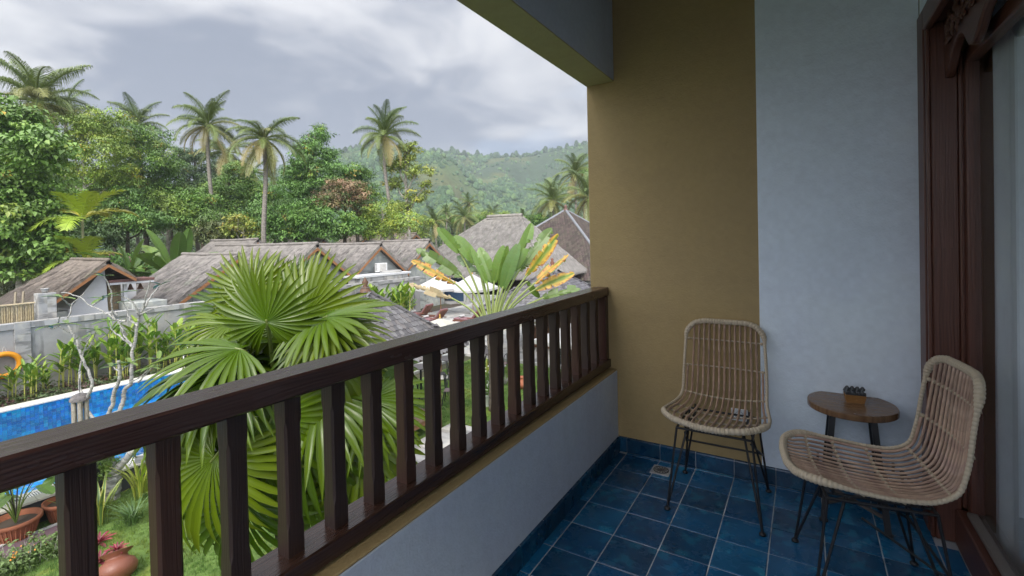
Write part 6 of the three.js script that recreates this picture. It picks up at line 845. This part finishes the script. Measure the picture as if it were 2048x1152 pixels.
// pots, urns and their plants
function pot(name, label, cat, pos, prof, m, n = 28) { const t = thing(name, label, cat, pos); part(t, 'vessel', lathe(prof, n), m); const r = prof[prof.length - 1][0]; return t; }
const bowl = (r, h, b = 0.7, lip = 0.03) => [[0, 0], [r * b, 0], [r * 0.95, h - 0.07], [r + lip, h - 0.065], [r + lip, h], [r - 0.01, h], [r - 0.03, h - 0.1], [0, h - 0.1]];
{
  const p = pot('flower_pot', 'pale grey green stone pot with white flowering bush on the lawn', 'flower pot', [-7.6, G0, -9.4], [[0, 0], [0.16, 0], [0.17, 0.04], [0.14, 0.07], [0.23, 0.34], [0.25, 0.36], [0.25, 0.4], [0.21, 0.4], [0.18, 0.3], [0, 0.3]], mat([0.42, 0.48, 0.43], 0.8, { map: rep(T.cement, 2, 2) }));
  const b = thing('white_flower_bush', 'white flowering bush with yellow blades in the pale stone pot', 'flowering bush', [-7.6, G0 + 0.3, -9.4]), R = rng(341), a = [], c = [], f = []; for (let k = 0; k < 95; k++) { const y = R(); a.push(M4(V((R() - 0.5) * 0.5, 0.1 + y * 0.75, (R() - 0.5) * 0.5), eul(R(), R() * 6, R()), 0.35)); c.push(rgb(0.14, 0.26, 0.045)); } for (let k = 0; k < 260; k++) { const e = R() * 6.28, q = 0.16 + 0.14 * R(); f.push(M4(V(Math.cos(e) * q, 0.15 + R() * 0.72, Math.sin(e) * q), eul(R() * 3, R() * 6, 0), 0.6 + R() * 0.6)); }
  copies(b, 'leaves', CL.small, M.leaf, a, c); copies(b, 'white_flowers', new THREE.IcosahedronGeometry(0.022, 0), mat([0.8, 0.8, 0.76], 0.6), f); const bl = new GB(); for (let k = 0; k < 9; k++) { const e = k * 0.7; bl.grid(1, 5, (u, v) => [Math.cos(e) * v * v * 0.25 + (u - 0.5) * 0.02, 0.5 + v * 0.65, Math.sin(e) * v * v * 0.25]); } part(b, 'blades', bl.geo(), leafMat([0.4, 0.42, 0.06]));
  const ur = [[0, 0], [0.1, 0], [0.2, 0.12], [0.21, 0.2], [0.15, 0.31], [0.09, 0.35], [0.14, 0.42], [0.12, 0.42], [0.07, 0.35], [0, 0.34]];
  pot('clay_jar', 'small round terracotta jar with narrow neck on the lawn', 'jar', [-7.5, G0, -11.35], ur, M.clay);
  const d = thing('driftwood_plant', 'grey spiky plant and driftwood beside the terracotta jar', 'plant', [-8.25, G0, -11.5]); for (let k = 0; k < 26; k++) { const e = k * 2.4; part(d, 'blade', new GB().tube(curve([[0, 0, 0], [Math.cos(e) * 0.12, 0.18, Math.sin(e) * 0.12], [Math.cos(e) * 0.3, 0.2 + (k % 5) * 0.06, Math.sin(e) * 0.3]], 6), (t) => 0.012 * (1 - t) + 0.002, 4).geo(), mat([0.3, 0.29, 0.27], 0.8)); }
  const big = (label, pos, r, h) => { const t = pot('terracotta_pot', label, 'flower pot', pos, bowl(r, h), M.clay, 36); part(t, 'soil', put(new THREE.CircleGeometry(r - 0.02, 28), 0, h - 0.09, 0, -Math.PI / 2), mat([0.08, 0.06, 0.045], 1)); for (let k = 0; k < 30; k++) { const a2 = k / 30 * 6.283; part(t, 'flute', new GB().tube([V(Math.cos(a2) * r * 0.72, 0.02, Math.sin(a2) * r * 0.72), V(Math.cos(a2) * r * 0.95, h - 0.075, Math.sin(a2) * r * 0.95)], 0.012, 5).geo(), M.clay); } return t; };
  big('larger fluted terracotta pot at the lower left edge beside the path', [-11.25, G0, 0.28], 0.33, 0.38); big('fluted terracotta pot farther right beside the path', [-11.35, G0, -0.42], 0.3, 0.38);
  const lg = bladeGeo(0.62, 0.35, 0, 850, 0.25).geo(), R2 = rng(351);
  const taro = (label, pos, n, h) => { const t = thing('taro_plant', label, 'potted plant', pos); for (let k = 0; k < n; k++) { const e = k * 2.4 + R2(), q = 0.15 + R2() * 0.3, y = h * (0.5 + 0.5 * R2()), tip = V(Math.cos(e) * q, y, Math.sin(e) * q); part(t, 'stem', new GB().tube(curve([[0, 0, 0], [Math.cos(e) * q * 0.4, y * 0.6, Math.sin(e) * q * 0.4], tip], 8), (s) => 0.014 - 0.008 * s, 6).geo(), k % 4 === 0 ? mat([0.03, 0.025, 0.02], 0.7) : leafMat([0.2, 0.28, 0.06])); const f = part(t, 'leaf', lg, M.banana[k % 3]); f.position.copy(tip); f.rotation.set(-0.1 + R2() * 0.6, Math.PI / 2 - e, 0, 'YXZ'); f.scale.setScalar(0.32 + R2() * 0.22); } };
  taro('tall broad leaved plant growing in the larger terracotta pot', [-11.25, G0 + 0.3, 0.28], 14, 1.1); taro('broad leaved plant growing in the right terracotta pot', [-11.35, G0 + 0.3, -0.42], 13, 1.15); taro('broad leaved plant standing on the pool edge behind the terracotta pots', [-12.0, G0 + 0.1, 0.7], 12, 0.95);
  const u = pot('clay_urn', 'large brown clay urn with flared rim on the lawn at the bottom edge', 'urn', [-8.3, G0 - 0.06, -0.2], [[0, 0], [0.14, 0], [0.25, 0.1], [0.27, 0.2], [0.22, 0.29], [0.15, 0.33], [0.14, 0.37], [0.22, 0.43], [0.21, 0.44], [0.12, 0.38], [0, 0.37]], mat([0.24, 0.085, 0.048], 0.42, { map: rep(T.plaster, 2, 2), bumpMap: rep(T.fine, 2, 2), bumpScale: 0.002 }), 40);
  u.quaternion.setFromAxisAngle(V(-0.31, 0, 0.95), 0.5); u.position.y += 0.04;
  const brom = (label, pos, s) => { const t = thing('bromeliad', label, 'plant', pos), g = bladeGeo(0.22, 0.5, 0, 860, 0.35).geo(), ms = [[0.3, 0.03, 0.05], [0.2, 0.03, 0.045], [0.38, 0.06, 0.08]].map((c) => leafMat(c, 0.4, 0.2)); for (let k = 0; k < 20; k++) { const f = part(t, 'leaf', g, ms[k % 3]); f.rotation.set(-1.25 + k * 0.05, k * 2.4, 0, 'YXZ'); f.scale.setScalar(s * (0.6 + 0.4 * (k / 20))); } };
  brom('dark red bromeliad growing in the mouth of the clay urn', [-8.48, G0 + 0.38, -0.26], 0.2); brom('red bromeliad rosette on the lawn left of the clay urn', [-9.1, G0, -0.22], 0.3); brom('dark purple red bromeliad rosette nearest the frangipani trunk', [-9.75, G0, -0.42], 0.3);
  const blades = (name, label, pos, n, h, w, spread, cA, cB, droop) => { const t = thing(name, label, 'plant', pos), mA = leafMat(cA, 0.45), mB = leafMat(cB, 0.45); for (let k = 0; k < n; k++) { const e = k * 2.4 + R2(), q = R2() * 0.16, L = h * (0.6 + 0.4 * R2()), sp = spread * (0.3 + R2() * 0.8), o = V(Math.cos(e) * q, 0, Math.sin(e) * q), cur = (v) => V(o.x + Math.cos(e) * sp * L * v * v * (0.7 + 0.5 * v), L * (v - droop * v * v), o.z + Math.sin(e) * sp * L * v * v), sx = -Math.sin(e), sz = Math.cos(e), wd = (v) => w * Math.pow(Math.sin(Math.PI * clamp(v * 0.86 + 0.12)), 0.7), strip = (a, b) => new GB().grid(1, 8, (x, v) => { const p = cur(v), s = mix(a, b, x) * wd(v); return [p.x + sx * s, p.y + Math.abs(mix(a, b, x)) * w * 0.3, p.z + sz * s]; }).geo(); const f = part(t, 'leaf', mg([strip(-0.7, 0), strip(0, 0.7)]), mA); part(f, 'leaf_edge', mg([strip(-1, -0.7), strip(0.7, 1)]), mB); } };
  const gy = [0.13, 0.22, 0.05], ye = [0.5, 0.5, 0.09];
  blades('snake_plant', 'yellow edged snake plant clump in front of the frangipani trunk', [-10.45, G0, -0.66], 22, 0.85, 0.035, 0.5, gy, ye, 0.05); blades('snake_plant', 'yellow striped blade plant on the left of the frangipani trunk', [-10.9, G0, -0.5], 18, 0.75, 0.03, 0.6, gy, ye, 0.1); blades('dracaena_clump', 'tall bright yellow green blade plant right of the frangipani trunk', [-10.9, G0, -1.5], 30, 1.05, 0.022, 0.6, [0.28, 0.36, 0.05], ye, 0.12); blades('spider_grass', 'dark green arching grass clump right of the snake plants', [-9.95, G0, -1.0], 70, 0.55, 0.011, 0.9, [0.09, 0.17, 0.045], [0.13, 0.22, 0.06], 0.3);
}
{ // path slab and flowering ground cover at the lower left
  const s = structure('stepping_path', span(-11.05, -10.45, G0 - 0.05, G0 + 0.05, -0.35, 3.2, 0.006), mat([0.16, 0.1, 0.12], 0.7, { map: rep(T.plaster, 1.5, 1.5) }));
  for (const x of [-11.09, -10.41]) part(s, 'edge_strip', span(x - 0.035, x + 0.035, G0 - 0.05, G0 + 0.07, -0.4, 3.2, 0.006), M.cementPale); part(s, 'edge_strip', span(-11.05, -10.45, G0 - 0.05, G0 + 0.069, -0.42, -0.355, 0.006), M.cementPale);
  const R = rng(361), a = [], c = [], f = []; for (let k = 0; k < 420; k++) { const z = -0.2 + R() * 2.6, x = -10.15 + (R() - 0.5) * 0.7 + 0.12 * z; a.push(M4(V(x, G0 + 0.05 + R() * 0.26, z), eul(R(), R() * 6, R()), 0.22 + R() * 0.2)); const t = 0.7 + R() * 0.7; c.push(rgb(0.13 * t, 0.2 * t, 0.05 * t)); if (k % 6 === 0) f.push(M4(V(x + 0.05, G0 + 0.28 + R() * 0.1, z), eul(R(), R(), 0), 0.3 + 0.5 * R())); }
  const h = thing('lantana_hedge', 'low scrambling ground hedge with tiny orange flowers beside the path', 'hedge', [-10.15, G0, 1]); const g = (m) => m.map((q) => q.premultiply(new THREE.Matrix4().makeTranslation(10.15, -G0, -1)));
  copies(h, 'leaves', CL.small, M.leaf, g(a), c); copies(h, 'flowers', new THREE.IcosahedronGeometry(0.02, 0), mat([0.75, 0.3, 0.05], 0.6), g(f));
  const tw = new GB(); for (let k = 0; k < 60; k++) { const z = -1.2 + R() * 2.6, x = (R() - 0.5) * 0.6; tw.tube([V(x, 0, z), V(x + (R() - 0.5) * 0.3, 0.2 + R() * 0.15, z + (R() - 0.5) * 0.4)], 0.004, 4); } part(h, 'twigs', tw.geo(), M.barkPale);
}
{ // life ring on the wall, bamboo bells, plank sign
  const r = thing('life_ring', 'orange life ring hanging on the cement wall at the left edge', 'life ring', [-21.83, -2.52, -1.78]); const t = new THREE.TorusGeometry(0.37, 0.085, 14, 48); t.rotateY(Math.PI / 2); part(r, 'ring', t, mat([0.75, 0.3, 0.012], 0.45)); part(r, 'rope', new GB().tube(curve([[0.02, 0.4, -0.06], [0.02, 0.62, 0], [0.02, 0.4, 0.06]], 10), 0.008, 5).geo(), M.canvas);
  const b = thing('bamboo_bells', 'bundle of grey hanging bamboo tubes under a domed wooden cap', 'bamboo bells', [-11.8, -2.4, -0.82]), gm = mat([0.4, 0.37, 0.32], 0.8, { map: rep(T.grain, 3, 1) });
  part(b, 'cap', put(lathe([[0.17, -0.02], [0.165, 0.02], [0.13, 0.08], [0.07, 0.115], [0, 0.125], [0, 0], [0.15, -0.02]], 20), 0, 0.62, 0), mat([0.2, 0.185, 0.18], 0.85, { map: rep(T.cement, 3, 3) }));
  for (let k = 0; k < 6; k++) { const a = k / 6 * 6.283 + 0.3, h = 0.02 + (k % 3) * 0.07, g = new GB(), n = 10; g.tube([V(0, h, 0), V(0, 0.3, 0), V(0, 0.6, 0)], 0.043, n, 1, false); g.tube([V(0, h, 0), V(0, 0.3, 0), V(0, 0.6, 0)], 0.034, n, 1, false); const m = part(b, 'tube', g.geo(), gm); m.position.set(Math.cos(a) * 0.11, 0, Math.sin(a) * 0.11); }
  part(b, 'hanging_cord', new GB().tube([V(0, 0.74, 0), V(0, 1.05, 0)], 0.006, 5).geo(), M.steel);
  const s = thing('plank_sign', 'small grey wooden plank on a short brown post behind the frangipani trunk', 'sign', [-11.55, G0, -1.95], 0.9); part(s, 'post', span(-0.04, 0.04, 0, 0.62, -0.04, 0.04), M.timber); part(s, 'plank', put(span(-0.3, 0.3, -0.09, 0.09, -0.015, 0.015), 0, 0.5, 0.056, 0, 0, -0.12), mat([0.4, 0.42, 0.46], 0.7, { map: rep(T.grain, 1, 3) }));
  const k = thing('stone_lantern', 'dark stone garden lantern box with pale frame beside the pool wall', 'lantern', [-11.75, G0, -0.95], 0.4); part(k, 'box', span(-0.2, 0.2, 0.02, 0.62, -0.2, 0.2, 0.02), mat([0.05, 0.05, 0.055], 0.6)); for (const q of [-1, 1]) { part(k, 'frame_bar', span(q * 0.15 - 0.03, q * 0.15 + 0.03, 0.08, 0.56, 0.201, 0.225), M.cementPale); part(k, 'frame_bar', span(-0.119, 0.119, 0.32 + q * 0.2 - 0.03, 0.32 + q * 0.2 + 0.03, 0.201, 0.225), M.cementPale); } part(k, 'lid', span(-0.24, 0.24, 0.621, 0.68, -0.24, 0.24, 0.02), mat([0.07, 0.07, 0.075], 0.7));
}
renderer.render(scene, camera);
